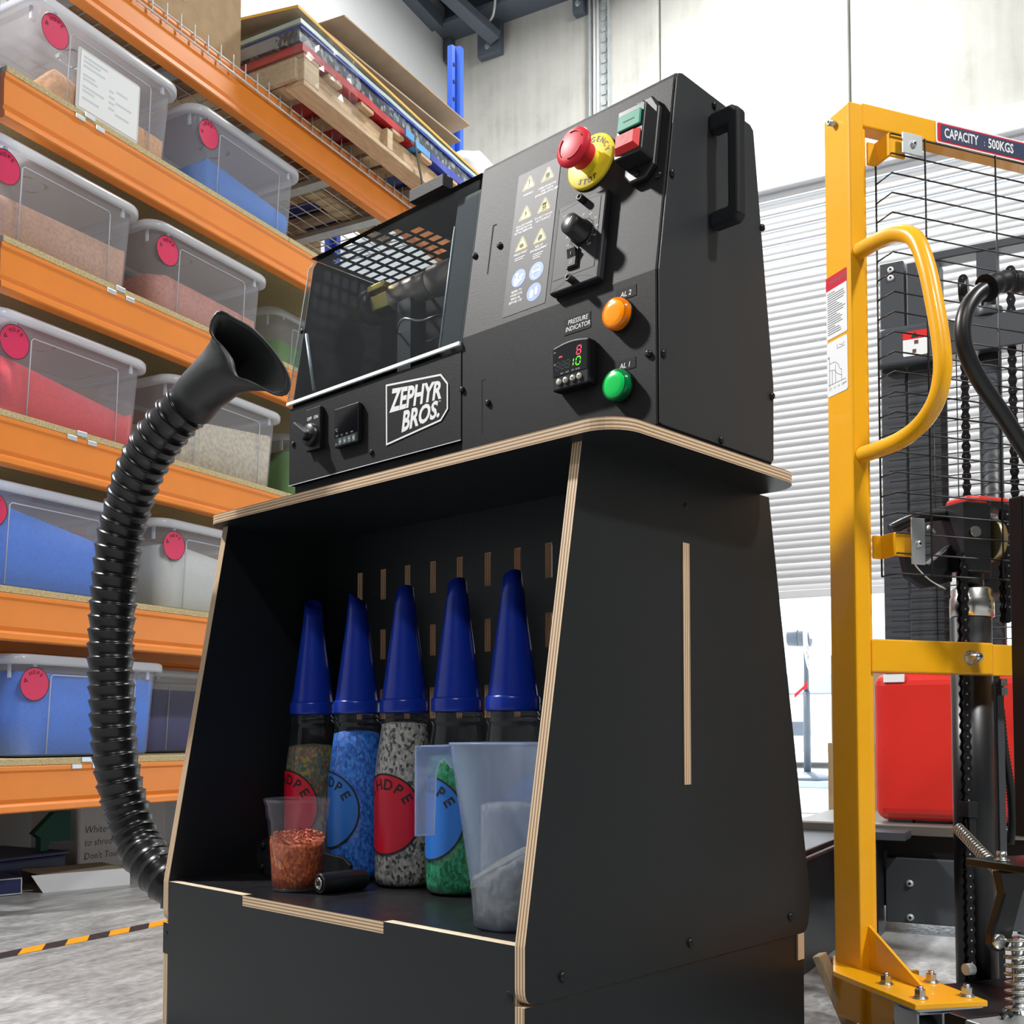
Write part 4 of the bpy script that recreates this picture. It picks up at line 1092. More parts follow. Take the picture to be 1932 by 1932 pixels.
# safety decal
dc = part('safety_decal', MB().box((-1.2187, 0.0105, 0), (-1.1245, 0.2665, 0.0005)), M['decal'], ext, SLF)
def tri_sign(x, s_, kind):
    T = SLF @ Matrix.Translation((x, s_ - 0.002, 0.0007))
    def tri(r_, rc):
        pts = [(r_ * math.cos(R(90 + 120 * i)), r_ * math.sin(R(90 + 120 * i))) for i in range(3)]
        return [q for i in range(3) for q in corner(pts, i, rc, 4)]
    mb = MB()
    mb.add([(p[0], p[1], 0) for p in tri(0.0185, 0.007)], [list(range(15))], 0)
    line_frame(mb, tri(0.0168, 0.006), 0.0009, 0.0002, 1)
    if kind == '!':
        mb.prism([(-0.0012, 0.009), (0.0012, 0.009), (0.0006, -0.001), (-0.0006, -0.001)], 0.0002, 0.0003, 'z', 1)
        mb.disc((0, -0.0035, 0.0003), (0, 0, 1), 0.0011, 12, 1)
    elif kind == 'bolt':
        mb.add([(0.002, 0.008, 0.0003), (-0.0025, 0.001, 0.0003), (0, 0.001, 0.0003), (-0.0015, -0.006, 0.0003), (0.003, 0.003, 0.0003), (0.0005, 0.003, 0.0003)], [(0, 1, 2, 3, 4, 5)], 1)
    elif kind == 'hot':
        for dx in (-0.003, 0, 0.003):
            mb.tube([(dx + 0.0008 * math.sin(k * 1.3), -0.003 + k * 0.0016, 0.0003) for k in range(7)], 0.0005, 4, mi=1)
        mb.box((-0.005, -0.0055, 0.0002), (0.005, -0.0042, 0.0003), 1)
    elif kind == 'gear':
        g = []
        for k in range(24):
            r_ = 0.0052 if k % 2 else 0.004
            g.append((r_ * math.cos(2 * PI * k / 24), r_ * math.sin(2 * PI * k / 24) + 0.001, 0.0003))
        mb.add(g, [list(range(24))], 1)
        mb.box((-0.006, -0.0058, 0.0002), (0.006, -0.0048, 0.0003), 1)
    elif kind == 'hand':
        mb.add([(-0.005, -0.002, 0.0003), (-0.001, -0.005, 0.0003), (0.005, -0.003, 0.0003), (0.0035, 0.001, 0.0003), (0.001, 0.0035, 0.0003), (-0.0015, 0.0015, 0.0003), (-0.004, 0.003, 0.0003)], [(0, 1, 2, 3, 4, 5, 6)], 1)
    else:
        mb.disc((0.0, 0.0005, 0.0003), (0, 0, 1), 0.0042, 16, 1)
        mb.box((-0.005, -0.005, 0.0002), (-0.001, -0.0005, 0.0003), 1)
    part('warning_triangle', mb, [M['yellow_ink'], M['black_ink']], dc, T)
for x, s_, k in ((-1.1917, 0.2434, '!'), (-1.1503, 0.2434, 'gear'), (-1.1917, 0.1888, 'bolt'), (-1.1503, 0.1886, 'hot'), (-1.1925, 0.1340, 'hand'), (-1.1514, 0.1343, 'wrap')):
    tri_sign(x, s_, k)
def round_sign(x, s_, k):
    T = SLF @ Matrix.Translation((x, s_, 0.0007))
    mb = MB(); mb.disc((0, 0, 0), (0, 0, 1), 0.0155, 32, 0)
    h = 0.0002
    if k == 'read':
        mb.disc((-0.004, 0.0065, h), (0, 0, 1), 0.0036, 18, 1)
        mb.add([(-0.0105, 0.001, h), (-0.004, 0.0025, h), (0.0015, -0.003, h), (0.009, -0.001, h), (0.0095, -0.004, h), (0.001, -0.008, h), (-0.001, -0.0125, h), (-0.0085, -0.0125, h)], [(0, 1, 2, 3, 4, 5, 6, 7)], 1)
        mb.add([(-0.001, 0.002, h), (0.004, -0.0015, h), (0.012, 0.003, h), (0.0075, 0.006, h)], [(0, 1, 2, 3)], 1)
    elif k == 'goggles':
        face = [(0.0095 * math.cos(2 * PI * i / 24), 0.0115 * math.sin(2 * PI * i / 24) - 0.001) for i in range(24)]
        line_frame(mb, face, 0.0011, h, 1)
        for sx in (-1, 1):
            mb.prism(rrect(sx * 0.0045 - 0.004, -0.002, sx * 0.0045 + 0.004, 0.003, 0.0015), h, h + 0.0001, 'z', 1)
        mb.box((-0.0105, 0.0018, h), (0.0105, 0.003, h + 0.0001), 1)
    else:
        for dx, dy in ((-0.0045, 0), (0.0055, 0.0035)):
            g = [(-0.004, -0.010), (0.003, -0.010), (0.0038, -0.002), (0.0055, 0.002), (0.0043, 0.003), (0.0026, 0.0005), (0.0022, 0.007), (0.0008, 0.007), (0.0004, 0.008), (-0.001, 0.008), (-0.0014, 0.007), (-0.003, 0.0065), (-0.0038, 0.004)]
            mb.add([(p[0] + dx, p[1] * 0.85 + dy - 0.001, h) for p in g], [list(range(len(g)))], 1 if dx < 0 else 2)
    part('mandatory_sign', mb, [M['blue_ink'], M['white_ink'], M['grey_ink']], dc, T)
round_sign(-1.1904, 0.0728, 'read'); round_sign(-1.1516, 0.0731, 'goggles'); round_sign(-1.1519, 0.0370, 'glove')
dt = MB()
for x, s_, sz, tx_ in ((-1.1908, 0.2235, 0.0052, 'WARNING'), (-1.1487, 0.2165, 0.0056, 'OPERATE MOTOR\nONLY WITH\nEXTRUDER ATTACHED'), (-1.1918, 0.1625, 0.0056, 'ISOLATE POWER\nBEFORE MOTOR\nINSTALL/REMOVAL'),
                   (-1.1495, 0.1660, 0.0056, 'DO NOT TOUCH\nHOT SURFACE'), (-1.1927, 0.1170, 0.0056, 'PINCH POINT'), (-1.1519, 0.1145, 0.0056, 'RISK OF\nENTANGLEMENT'), (-1.1919, 0.0410, 0.0062, 'REFER TO\nOPERATOR\nMANUAL\nBEFORE USE')):
    write(dt, tx_, x, s_, sz, 0.0008, shear=0.15, bold=0.012, res=1, xs=0.86)
for x, s_, n in ((-1.1930, 0.1105, 2), (-1.1519, 0.1045, 3)):
    for k in range(n):
        dt.box((x - 0.011, s_ - 0.0035 * k - 0.0006, 0.0007), (x + 0.011 - 0.003 * k, s_ - 0.0035 * k + 0.0006, 0.0008))
part('lettering', dt, M['white_ink'], dc, SLF, kind='stuff')
# pilot lamps
for x, z, mk, rk_, nm in ((-0.966, 1.160, 'amber', 'amber_rim', 'amber pilot lamp'), (-0.966, 1.0535, 'green_lens', 'green_rim', 'green pilot lamp')):
    T = FR @ Matrix.Translation((x - 0.007, z + 0.005, 0))
    lp = part('pilot_lamp', MB().lathe([(0.0245, 0), (0.0245, 0.004), (0.0235, 0.006)], 36), M['black'], ext, T, label=nm)
    part('lens_rim', MB().lathe([(0.0235, 0.004), (0.0238, 0.013), (0.0225, 0.0165), (0.0195, 0.0172)], 40), M[rk_], lp, T)
    part('lens', MB().lathe([(0.0198, 0.0165), (0.0185, 0.0178), (0.010, 0.0186), (0.0, 0.0188)], 40), M[mk], lp, T)
lb = MB()
write(lb, 'AL 2', -0.9632, 1.1951, 0.0105, 0.0009, shear=0.2, bold=0.015)
write(lb, 'AL 1', -0.9652, 1.0885, 0.0105, 0.0009, shear=0.2, bold=0.015)
write(lb, 'PRESSURE\nINDICATOR', -1.0556, 1.1758, 0.0102, 0.0009, shear=0.2, bold=0.01, xs=0.9)
for x0, z0, x1, z1 in ((-0.9817, 1.1885, -0.9442, 1.2045), (-0.9835, 1.082, -0.946, 1.098), (-1.083, 1.163, -1.0305, 1.188)):
    part('name_tag', MB().box((x0, z0, 0), (x1, z1, 0.0006)), M['black_matt'], ext, FR)
part('lettering', lb, M['white_ink'], ext, FR, kind='stuff')
# pressure indicator
pi_ = [(-1.0905, 1.0715), (-1.0180, 1.0715), (-1.0180, 1.1395)] + [(-1.0180 - 0.0725 * k / 8, 1.1395 + 0.005 * math.sin(PI * k / 8)) for k in range(1, 8)] + [(-1.0905, 1.1395)]
pn = part('pressure_indicator', MB().prism(pi_, 0, 0.020, 'z'), M['black_matt'], ext, FR, bevel=0.003)
ps = [(-1.0885, 1.0935), (-1.0210, 1.0935), (-1.0210, 1.1365)] + [(-1.0210 - 0.0675 * k / 8, 1.1365 + 0.004 * math.sin(PI * k / 8)) for k in range(1, 8)] + [(-1.0885, 1.1365)]
part('screen', MB().prism(ps, 0.0202, 0.0206, 'z'), M['gloss_black'], pn, FR)
SEG = {'0': 'abcdef', '1': 'bc', '8': 'abcdefg'}
def seg7(mb, ch, x, y, w_, h_, on=None):
    t_ = w_ * 0.2
    g = {'a': (0, h_, w_, h_), 'g': (0, h_ / 2, w_, h_ / 2), 'd': (0, 0, w_, 0), 'f': (0, h_ / 2, 0, h_), 'e': (0, 0, 0, h_ / 2), 'b': (w_, h_ / 2, w_, h_), 'c': (w_, 0, w_, h_ / 2)}
    for s_ in SEG[ch]:
        x0, y0, x1, y1 = g[s_]
        if y0 == y1:
            a = [(x0 + t_ * 0.6, y0 - t_ / 2), (x1 - t_ * 0.6, y0 - t_ / 2), (x1 - t_ * 0.6, y0 + t_ / 2), (x0 + t_ * 0.6, y0 + t_ / 2)]
        else:
            a = [(x0 - t_ / 2, y0 + t_ * 0.6), (x0 + t_ / 2, y0 + t_ * 0.6), (x0 + t_ / 2, y1 - t_ * 0.6), (x0 - t_ / 2, y1 - t_ * 0.6)]
        mb.add([(x + p[0] + p[1] * 0.15, y + p[1], 0.0208) for p in a], [(0, 1, 2, 3)])
m1 = MB(); seg7(m1, '8', -1.0415, 1.1185, 0.0080, 0.0125); m1.box((-1.0765, 1.1215, 0.0207), (-1.0700, 1.1233, 0.0208))
part('red_digits', m1, M['led_red'], pn, FR, kind='stuff')
m2 = MB(); seg7(m2, '1', -1.0565, 1.1030, 0.0080, 0.0115); seg7(m2, '0', -1.0430, 1.1030, 0.0080, 0.0115)
part('green_digits', m2, M['led_green'], pn, FR, kind='stuff')
m3 = MB()
for x in (-1.083, -1.073, -1.063):
    seg7(m3, '8', x + (0.0 if x < -1.08 else 0.0), 1.1030, 0.0070, 0.0115)
part('unlit_digits', m3, pm('unlit_segment', (0.012, 0.02, 0.02), 0.4), pn, FR, kind='stuff')
for x in (-1.0765, -1.0635, -1.0490, -1.0360):
    kb = part('key', MB().lathe([(0.0048, 0.0200), (0.0048, 0.0220), (0.0038, 0.0230), (0, 0.0230)], 18), pm('ivory_key', (0.55, 0.52, 0.45), 0.4) if x == -1.0765 else bpy.data.materials['ivory_key'], pn, FR @ Matrix.Translation((x, 1.0845, 0)))
kt = MB()
for x in (-1.0635, -1.0490, -1.0360):
    kt.add([(x - 0.0018, 1.0855, 0.0232), (x + 0.0018, 1.0855, 0.0232), (x, 1.0825, 0.0232)], [(0, 1, 2)])
part('key_marks', kt, M['black_ink'], pn, FR, kind='stuff')
kl = MB()
for x, s_ in ((-1.0700, 'AL1'), (-1.0600, 'AL2'), (-1.0490, 'AT'), (-1.0390, 'RUN')):
    write(kl, s_, x, 1.0965, 0.004, 0.0208)
write(kl, 'PV', -1.0845, 1.131, 0.004, 0.0208); write(kl, 'SV', -1.0845, 1.1125, 0.004, 0.0208)
part('lettering', kl, M['grey_ink'], pn, FR, kind='stuff')

# ---- guarded left half
GX0 = -1.8125
part('front_fascia', MB().box((GX0, 1.2545, 1.044), (-1.3135, 1.258, 1.1985)), M['powder'], ext, bevel=0.0008, seg=1)
part('plinth', MB().box((-1.803, 1.2625, 0.9885), (-1.3135, 1.56, 1.0435)), M['powder'], ext, bevel=0.001, seg=1)
part('notch', MB().cyl((-1.5495, 1.2620, 1.043), (-1.5495, 1.2627, 1.043), 0.006, n=16), M['hole'], ext)
part('joint_line', MB().box((GX0, 1.2535, 1.0425), (-1.3135, 1.2546, 1.0440)), M['greyline'], ext)
inner = [(1.260, 1.044), (1.260, 1.20), (1.309, 1.505), (1.318, 1.521), (1.510, 1.521), (1.519, 1.515), (1.56, 1.20), (1.56, 1.044)]
part('end_plate', MB().prism(inner, GX0, GX0 + 0.002, 'x'), M['black_steel'], ext)
part('back_plate', MB().box((GX0, 1.556, 1.044), (-1.3135, 1.558, 1.23)).add([(GX0, 1.558, 1.23), (-1.3135, 1.558, 1.23), (-1.3135, 1.517, 1.520), (GX0, 1.517, 1.520)], [(0, 1, 2, 3)]), M['black_steel'], ext, solid=0.001)
part('deck_plate', MB().box((GX0, 1.262, 1.19), (-1.3135, 1.556, 1.192)), M['black_steel'], ext)
# perforated top
tp = MB()
gx = [-1.801 + 0.0375 * i for i in range(8)]
gy = [1.3345 - 0.0233 + 0.0233 * j for j in range(9)]
X0, X1, Y0, Y1 = gx[0] - 0.0, gx[-1], gy[0] - 0.004, gy[-1]
tz = 1.523
def q4(x0, x1, y0, y1):
    tp.add([(x0, y0, tz), (x1, y0, tz), (x1, y1, tz), (x0, y1, tz)], [(0, 1, 2, 3)])
q4(GX0, -1.3135, 1.303, Y0); q4(GX0, -1.3135, Y1, 1.517)
q4(GX0, X0, Y0, Y1); q4(X1, -1.3135, Y0, Y1)
q4(X0, X1, Y0, gy[0])
for i in range(len(gx) - 1):
    for j in range(len(gy) - 1):
        x0, x1, y0, y1 = gx[i], gx[i + 1], gy[j], gy[j + 1]
        ix, iy = 0.0055, 0.0042
        cut = (i == 0 and j in (0, )) or (i == 6 and j in (0, 1, 6, 7)) or (i == 5 and j in (0, 7))
        if cut:
            q4(x0, x1, y0, y1)
        else:
            q4(x0, x0 + ix, y0, y1); q4(x1 - ix, x1, y0, y1); q4(x0 + ix, x1 - ix, y0, y0 + iy); q4(x0 + ix, x1 - ix, y1 - iy, y1)
part('perforated_top', tp, M['black_steel'], ext)
part('top_lug', MB().box((-1.487, 1.287, 1.524), (-1.3955, 1.312, 1.546)), M['powder'], ext, bevel=0.001)
# clear guard
gw = part('clear_guard', MB().prism([(-1.816, -0.006), (-1.3135, -0.006), (-1.3135, 0.2955), (-1.797, 0.2935), (-1.8105, 0.2855)], 0.0005, 0.0035, 'z'), M['acrylic'], ext, SLF)
part('guard_edge', MB().box((-1.816, -0.0125, 0.0005), (-1.3135, -0.006, 0.0045)), pm('lit_acrylic_edge', (0.75, 0.80, 0.82), 0.3), gw, SLF)  # pale edge colour stands in for light caught in the acrylic
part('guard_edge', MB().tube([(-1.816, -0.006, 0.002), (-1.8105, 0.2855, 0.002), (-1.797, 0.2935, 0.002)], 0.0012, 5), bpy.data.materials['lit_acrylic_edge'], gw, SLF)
bolt(ext, SLF, -1.7985, 0.1443, 0.0055, 0.0045, z=0.0035)
part('inner_flange', MB().box((-1.3795, 0.0, -0.012), (-1.316, 0.288, -0.010)), pm('dark_green_grey_steel', (0.016, 0.02, 0.021), 0.6, spec=0.15), ext, SLF)
part('flange_highlight', MB().tube([(-1.3800, 0.0, -0.010), (-1.3800, 0.236, -0.010)], 0.0022, 6), M['galv'], ext, SLF)  # pale tube stands in for the highlight along the flange
part('stay_rod', MB().tube([(-1.800, 1.285, 1.358), (-1.770, 1.283, 1.235)], 0.0035, 8), M['galv'], ext)
# barrel, heater bands, brass clamp, nozzle
by, bz = 1.41, 1.432
XR = frame((0, by, bz), (0, 1, 0), (0, 0, 1))   # local z = +x
def lx(prof, n=28):
    return MB().lathe(prof, n)
part('barrel', lx([(0.016, -1.70), (0.016, -1.3135)]), M['steel'], ext, XR)
part('heater_band', lx([(0.0, -1.668), (0.027, -1.668), (0.027, -1.560), (0.02, -1.560)]), M['band'], ext, XR)
part('heater_band', lx([(0.02, -1.552), (0.030, -1.552), (0.030, -1.44), (0.02, -1.44)]), M['band'], ext, XR)
part('heater_band', lx([(0.02, -1.43), (0.030, -1.43), (0.030, -1.33), (0.02, -1.33)]), M['band'], ext, XR)
part('brass_clamp', MB().cyl((0, 0, -1.722), (0, 0, -1.668), 0.027, n=6, smooth=False).box((-0.03, 0.018, -1.725), (0.0, 0.030, -1.672)), M['brass'], ext, XR, bevel=0.002)
part('clamp_ring', lx([(0.024, -1.752), (0.037, -1.750), (0.037, -1.728), (0.024, -1.726)]), M['black'], ext, XR)
part('nozzle_adapter', MB().cyl((0, 0, -1.792), (0, 0, -1.752), 0.021, n=6, smooth=False).cyl((0, 0, -1.806), (0, 0, -1.79), 0.010, n=16), M['brass'], ext, XR)
part('thermocouple_cable', MB().tube([(-1.575 + 0.062 * math.cos(2 * PI * k / 28), 1.41 + 0.055 * math.sin(2 * PI * k / 28), 1.345 + 0.006 * math.sin(k)) for k in range(28)], 0.0026, 6, closed=True), M['steel'], ext)
part('barrel_support', MB().box((-1.64, 1.39, 1.192), (-1.60, 1.43, 1.41)), M['black_steel'], ext)
# logo
LG = [(-1.5105, 1.1817), (-1.3627, 1.1678), (-1.3446, 1.1475), (-1.3444, 1.1027), (-1.3623, 1.0854), (-1.5087, 1.0693)]
lgp = part('logo_plate', MB().prism(LG, 0.0012, 0.0016, 'z'), M['black_matt'], ext, FR)
part('logo_outline', line_frame(MB(), LG, 0.0034, 0.0018), M['white_ink'], lgp, FR)
def warp(s_, x0, x1, b0, b1, h0, h1):
    vs, fs = text_mesh(s_, 1.0, shear=0.22, bold=0.035, align='LEFT', res=3)
    xa, xb = min(v.x for v in vs), max(v.x for v in vs)
    ya, yb = min(v.y for v in vs), max(v.y for v in vs)
    out = []
    for v in vs:
        u, t_ = (v.x - xa) / (xb - xa), (v.y - ya) / (yb - ya)
        out.append((x0 + (x1 - x0) * u, b0 + (b1 - b0) * u + t_ * (h0 + (h1 - h0) * u), 0.0019))
    return out, fs
lm = MB()
lm.add(*warp('ZEPHYR', -1.5000, -1.3615, 1.1275, 1.1245, 0.0435, 0.0315))
lm.add(*warp('BROS.', -1.4660, -1.3660, 1.0845, 1.0935, 0.0390, 0.0300))
write(lm, 'TM', -1.3655, 1.1205, 0.004, 0.0019)
part('lettering', lm, M['white_ink'], lgp, FR, kind='stuff')
# rotary switch
rs = part('rotary_switch', MB().prism(rrect(-1.742, 1.098, -1.6965, 1.181, 0.002), 0.001, 0.011, 'z'), M['black'], ext, FR, bevel=0.0015)
sm_ = MB()
write(sm_, 'OFF', -1.7300, 1.1605, 0.0090, 0.0115, bold=0.02); write(sm_, 'ON', -1.7085, 1.1605, 0.0090, 0.0115, bold=0.02)
part('lettering', sm_, M['white_ink'], rs, FR, kind='stuff')
T = FR @ Matrix.Translation((-1.7235, 1.1275, 0.011))
part('switch_boss', MB().lathe([(0.0225, 0), (0.0225, 0.006), (0.0195, 0.010), (0.0, 0.010)], 32), M['black'], rs, T)
part('switch_lever', MB().prism([(-0.034, -0.0065), (0.014, -0.0095), (0.018, 0), (0.014, 0.0095), (-0.034, 0.0065), (-0.038, 0)], 0.010, 0.026, 'z').xform(Matrix.Rotation(R(-38), 4, 'Z')), M['black'], rs, T, bevel=0.003, seg=3)
# temperature controller
tc_ = part('temperature_controller', MB().prism(rrect(-1.6500, 1.0885, -1.5775, 1.1625, 0.002), 0.001, 0.012, 'z'), M['black'], ext, FR, bevel=0.0015)
part('screen', MB().box((-1.6480, 1.107, 0.0121), (-1.5795, 1.159, 0.0124)), M['gloss_black'], tc_, FR)
tl_ = MB()
write(tl_, '°C', -1.642, 1.1205, 0.0085, 0.0127)
for k, s_ in enumerate(('OUT', 'AL1', 'AL2', 'PRG')):
    write(tl_, s_, -1.640 + 0.015 * k, 1.1095, 0.0042, 0.0127)
write(tl_, 'SEL', -1.6425, 1.094, 0.0045, 0.0123)
part('lettering', tl_, M['grey_ink'], tc_, FR, kind='stuff')
for k in range(4):
    kx = -1.6300 + 0.0135 * k
    kk = part('key', MB().prism(rrect(kx - 0.0056, 1.0912, kx + 0.0056, 1.1035, 0.001), 0.0121, 0.0128, 'z'), pm('grey_green_key', (0.10, 0.13, 0.13), 0.4) if k == 0 else bpy.data.materials['grey_green_key'], tc_, FR)
    g_ = MB(); write(g_, '>v^S'[k], kx, 1.0970, 0.008, 0.0130, bold=0.02)
    part('key_mark', g_, M['white_ink'], tc_, FR)

# ------------------------------------------------------------------ bottles on the bench shelf
ZSH = 0.268
BY = 1.327
def bottle_body():
    return MB().lathe([(0.0, 0.002), (0.044, 0.001), (0.053, 0.007), (0.0556, 0.020), (0.0556, 0.195), (0.0545, 0.215), (0.0505, 0.245), (0.0460, 0.272), (0.0435, 0.290), (0.0432, 0.297), (0.0458, 0.300), (0.0458, 0.304), (0.0432, 0.307), (0.0450, 0.310), (0.0450, 0.313), (0.0428, 0.316), (0.0428, 0.322)], 40)
_bb = bottle_body().mesh('bottle', M['pet'])
def spout():
    mb = MB()
    mb.lathe([(0.044, 0.318), (0.0462, 0.319), (0.0465, 0.322), (0.0465, 0.339), (0.0450, 0.343), (0.0427, 0.344)], 40)
    n = 32
    rings = []
    for k in range(9):
        t_ = k / 8
        r_ = 0.0425 + (0.0172 - 0.0425) * t_
        rg_ = []
        for i in range(n):
            a = 2 * PI * i / n
            z = 0.344 + 0.190 * t_
            if k >= 7:
                tilt = 0.022 * (0.5 + 0.5 * math.cos(a)) * (1 if k == 8 else 0.45)
                z += tilt
            rg_.append(Vector((r_ * math.cos(a), r_ * math.sin(a), z)))
        rings.append(rg_)
    inner_ = [Vector((p.x * 0.84, p.y * 0.84, p.z)) for p in rings[-1]]
    low = [Vector((p.x * 0.8, p.y * 0.8, p.z - 0.03)) for p in rings[-1]]
    mb.loft(rings + [inner_, low])
    return mb
_sp = spout().mesh('pouring_spout', M['blue_cap'])
def wrap(vs, r_):
    return [Vector((r_ * math.sin(v[0] / r_), -r_ * math.cos(v[0] / r_), v[1])) for v in vs]
def label_meshes(mk):
    out = MB()
    rad, rr0 = 0.0735, 0.0559
    rings = []
    for k in range(9):
        rk_ = rad * k / 8
        rings.append([Vector((rk_ * math.cos(2 * PI * i / 48), rk_ * math.sin(2 * PI * i / 48), 0)) for i in range(48)])
    flat = MB().loft(rings)
    flat.v = wrap(flat.v, rr0)
    bd = MB().loft([[Vector(((rad + d) * math.cos(2 * PI * i / 72), (rad + d) * math.sin(2 * PI * i / 72), 0)) for i in range(72)] for d in (-0.0028, 0.0004)])
    bd.v = wrap(bd.v, rr0 + 0.0004)
    lt = MB(); arc_write(lt, 'HDPE', 0.0530, 104, 24, 0.0275, bold=0.02, res=3)
    tr_ = [(0.010 * math.cos(R(90 + 120 * i)), 0.011 * math.sin(R(90 + 120 * i))) for i in range(3)]
    lt.merge(line_frame(MB(), tr_, 0.003, 0), Matrix.Translation((-0.036, 0.036, 0)) @ Matrix.Rotation(R(40), 4, 'Z'))
    lt.v = wrap(lt.v, rr0 + 0.0006)
    return flat.mesh('label', M[mk]), bd.mesh('label_border', M['black_ink']), lt.mesh('lettering', M['black_ink'])
LAB = {k: label_meshes(k) for k in ('lab_red', 'lab_blue')}
BOT = [(-1.826, 'lab_red', 'mixed', 0.252, -8, 150, 'clear bottle of dull mixed flakes with red label, leftmost blue spout'),
       (-1.681, 'lab_blue', 'blue', 0.280, -17, 215, 'clear bottle of bright blue flakes with blue label and blue spout'),
       (-1.540, 'lab_red', 'grey', 0.297, 8, 330, 'clear bottle of grey speckled flakes with red label and blue spout'),
       (-1.398, 'lab_blue', 'green', 0.240, -14, 330, 'clear bottle of green flakes with blue label behind the jug handle'),
       (-1.262, 'lab_blue', 'natural', 0.160, 175, 330, 'clear bottle with blue spout directly behind the measuring jug')]
CN = {'mixed': 'dull mixed-colour flakes in the leftmost bottle', 'blue': 'bright blue flakes in the second bottle from the left', 'grey': 'grey speckled flakes in the middle bottle', 'green': 'green flakes in the bottle behind the jug handle', 'natural': 'straw-coloured flakes in the bottle behind the jug'}
for x, lk, fk, fh, rot, sp_, lbl in BOT:
    T = Matrix.Translation((x, BY, ZSH))
    b_ = thing('oil_bottle', lbl, 'bottle', (x, BY, ZSH), 0, 'spouted bottles on the bench shelf')
    part('bottle', _bb, None, b_, T)
    spo = part('pouring_spout', _sp, None, b_, T @ Matrix.Rotation(R(sp_), 4, 'Z'))
    a, bd, lt = LAB[lk]
    Lz = T @ Matrix.Rotation(R(rot), 4, 'Z') @ Matrix.Translation((0, 0, 0.134))
    la = part('label', a, None, b_, Lz)
    part('label_border', bd, None, la, Lz)
    part('lettering', lt, None, la, Lz)
    def br_(z):
        return 0.0535 if z < 0.2 else 0.0535 - (z - 0.2) * 0.118
    pr = [(0.0, 0.004), (0.044, 0.004), (0.0515, 0.009), (0.0535, 0.02)] + [(br_(z), z) for z in [0.05 + (fh - 0.05) * k / 8 for k in range(9)]] + [(br_(fh) * 0.7, fh + 0.004), (0.0, fh + 0.007)]
    f_ = MB().lathe(pr, 36)
    f_.v = [v + (mnoise.noise_vector(v * 120) * 0.0022 if v.z > 0.02 and v.xy.length < br_(v.z) - 0.002 else Vector()) for v in f_.v]
    solo('plastic_flakes', f_, FL[fk], CN[fk], 'flakes', T, 'flakes in the spouted bottles', kind='stuff')

# ---- cup of orange flakes
CX, CY = -1.637, 1.158
T = Matrix.Translation((CX, CY, ZSH))
cup = thing('plastic_cup', 'clear plastic cup half full of orange flakes', 'cup', (CX, CY, ZSH))
part('cup_wall', MB().lathe([(0.0, 0.001), (0.0425, 0.001), (0.0440, 0.003), (0.0530, 0.127), (0.0560, 0.131), (0.0570, 0.150), (0.0600, 0.158), (0.0612, 0.163), (0.0596, 0.1635), (0.0572, 0.158)], 44), M['cup'], cup, T)
part('cup_base', MB().lathe([(0.0, 0.006), (0.0430, 0.006), (0.0435, 0.001), (0.0, 0.001)], 44), M['cup'], cup, T)
fh = 0.096
def cr_(z): return 0.0423 + z * 0.0722
pr = [(0.0, 0.007), (cr_(0.007), 0.007)] + [(cr_(z), z) for z in (0.03, 0.05, 0.07, 0.085)] + [(cr_(0.09) * s_, 0.092) for s_ in (0.98, 0.8, 0.6, 0.4, 0.2)] + [(0, 0.094)]
ff = MB().lathe(pr, 40)
ff.v = [Vector((v.x, v.y, v.z + (0.010 * (v.y * 0.5 - v.x * 0.7) / 0.05 + 0.004 * mnoise.noise(v * 70) if v.z > 0.084 else 0))) for v in ff.v]
# loose chips on top
rnd = random.Random(3)
for i in range(900):
    r_ = 0.0475 * math.sqrt(rnd.random()); a = rnd.random() * 2 * PI
    x, y = r_ * math.cos(a), r_ * math.sin(a)
    z = 0.0935 + 0.010 * (y * 0.5 - x * 0.7) / 0.05 + 0.004 * mnoise.noise(Vector((x, y, 0.09)) * 70) + rnd.random() * 0.003
    q = Matrix.Rotation(rnd.random() * 6.3, 3, 'Z') @ Matrix.Rotation(rnd.uniform(-0.9, 0.9), 3, 'X')
    w_, h_ = rnd.uniform(0.0015, 0.0035), rnd.uniform(0.001, 0.0022)
    ff.add([Vector((x, y, z)) + q @ Vector(p) for p in ((-w_, -h_, 0), (w_, -h_ * 0.6, 0), (w_ * 0.7, h_, 0.0006), (-w_ * 0.8, h_, 0))], [(0, 1, 2, 3)], 0)
solo('plastic_flakes', ff, FL['orange'], 'orange plastic flakes heaped in the clear cup', 'flakes', T, kind='stuff')

# ---- measuring jug
JX, JY = -1.1005, 1.156
T = Matrix.Translation((JX, JY, ZSH))
jug = thing('measuring_jug', 'frosted measuring jug with a hanging handle beside the right ply panel', 'jug', (JX, JY, ZSH))
part('jug_wall', MB().lathe([(0.0, 0.001), (0.052, 0.001), (0.0555, 0.004), (0.0605, 0.06), (0.0820, 0.20), (0.0905, 0.262), (0.0930, 0.266), (0.0925, 0.2675), (0.0895, 0.265)], 48), M['jug'], jug, T)
hd = Vector((-math.cos(YAW), -math.sin(YAW), 0))
HJ = T @ frame((0, 0, 0), hd, (0, 0, 1))       # local x away from the jug, y up, z sideways
hs = MB()
hp = [(0.084, 0.262), (0.134, 0.262), (0.141, 0.254), (0.141, 0.132), (0.113, 0.134), (0.111, 0.224), (0.106, 0.240), (0.099, 0.243), (0.090, 0.232), (0.083, 0.220)]
hs.prism(hp, -0.0012, 0.0012, 'z')
part('handle_web', hs, M['jug'], jug, HJ)
hg = MB()
hg.add([(0.141, 0.262, -0.014), (0.141, 0.262, 0.014), (0.141, 0.132, 0.012), (0.141, 0.132, -0.012)], [(0, 1, 2, 3)])
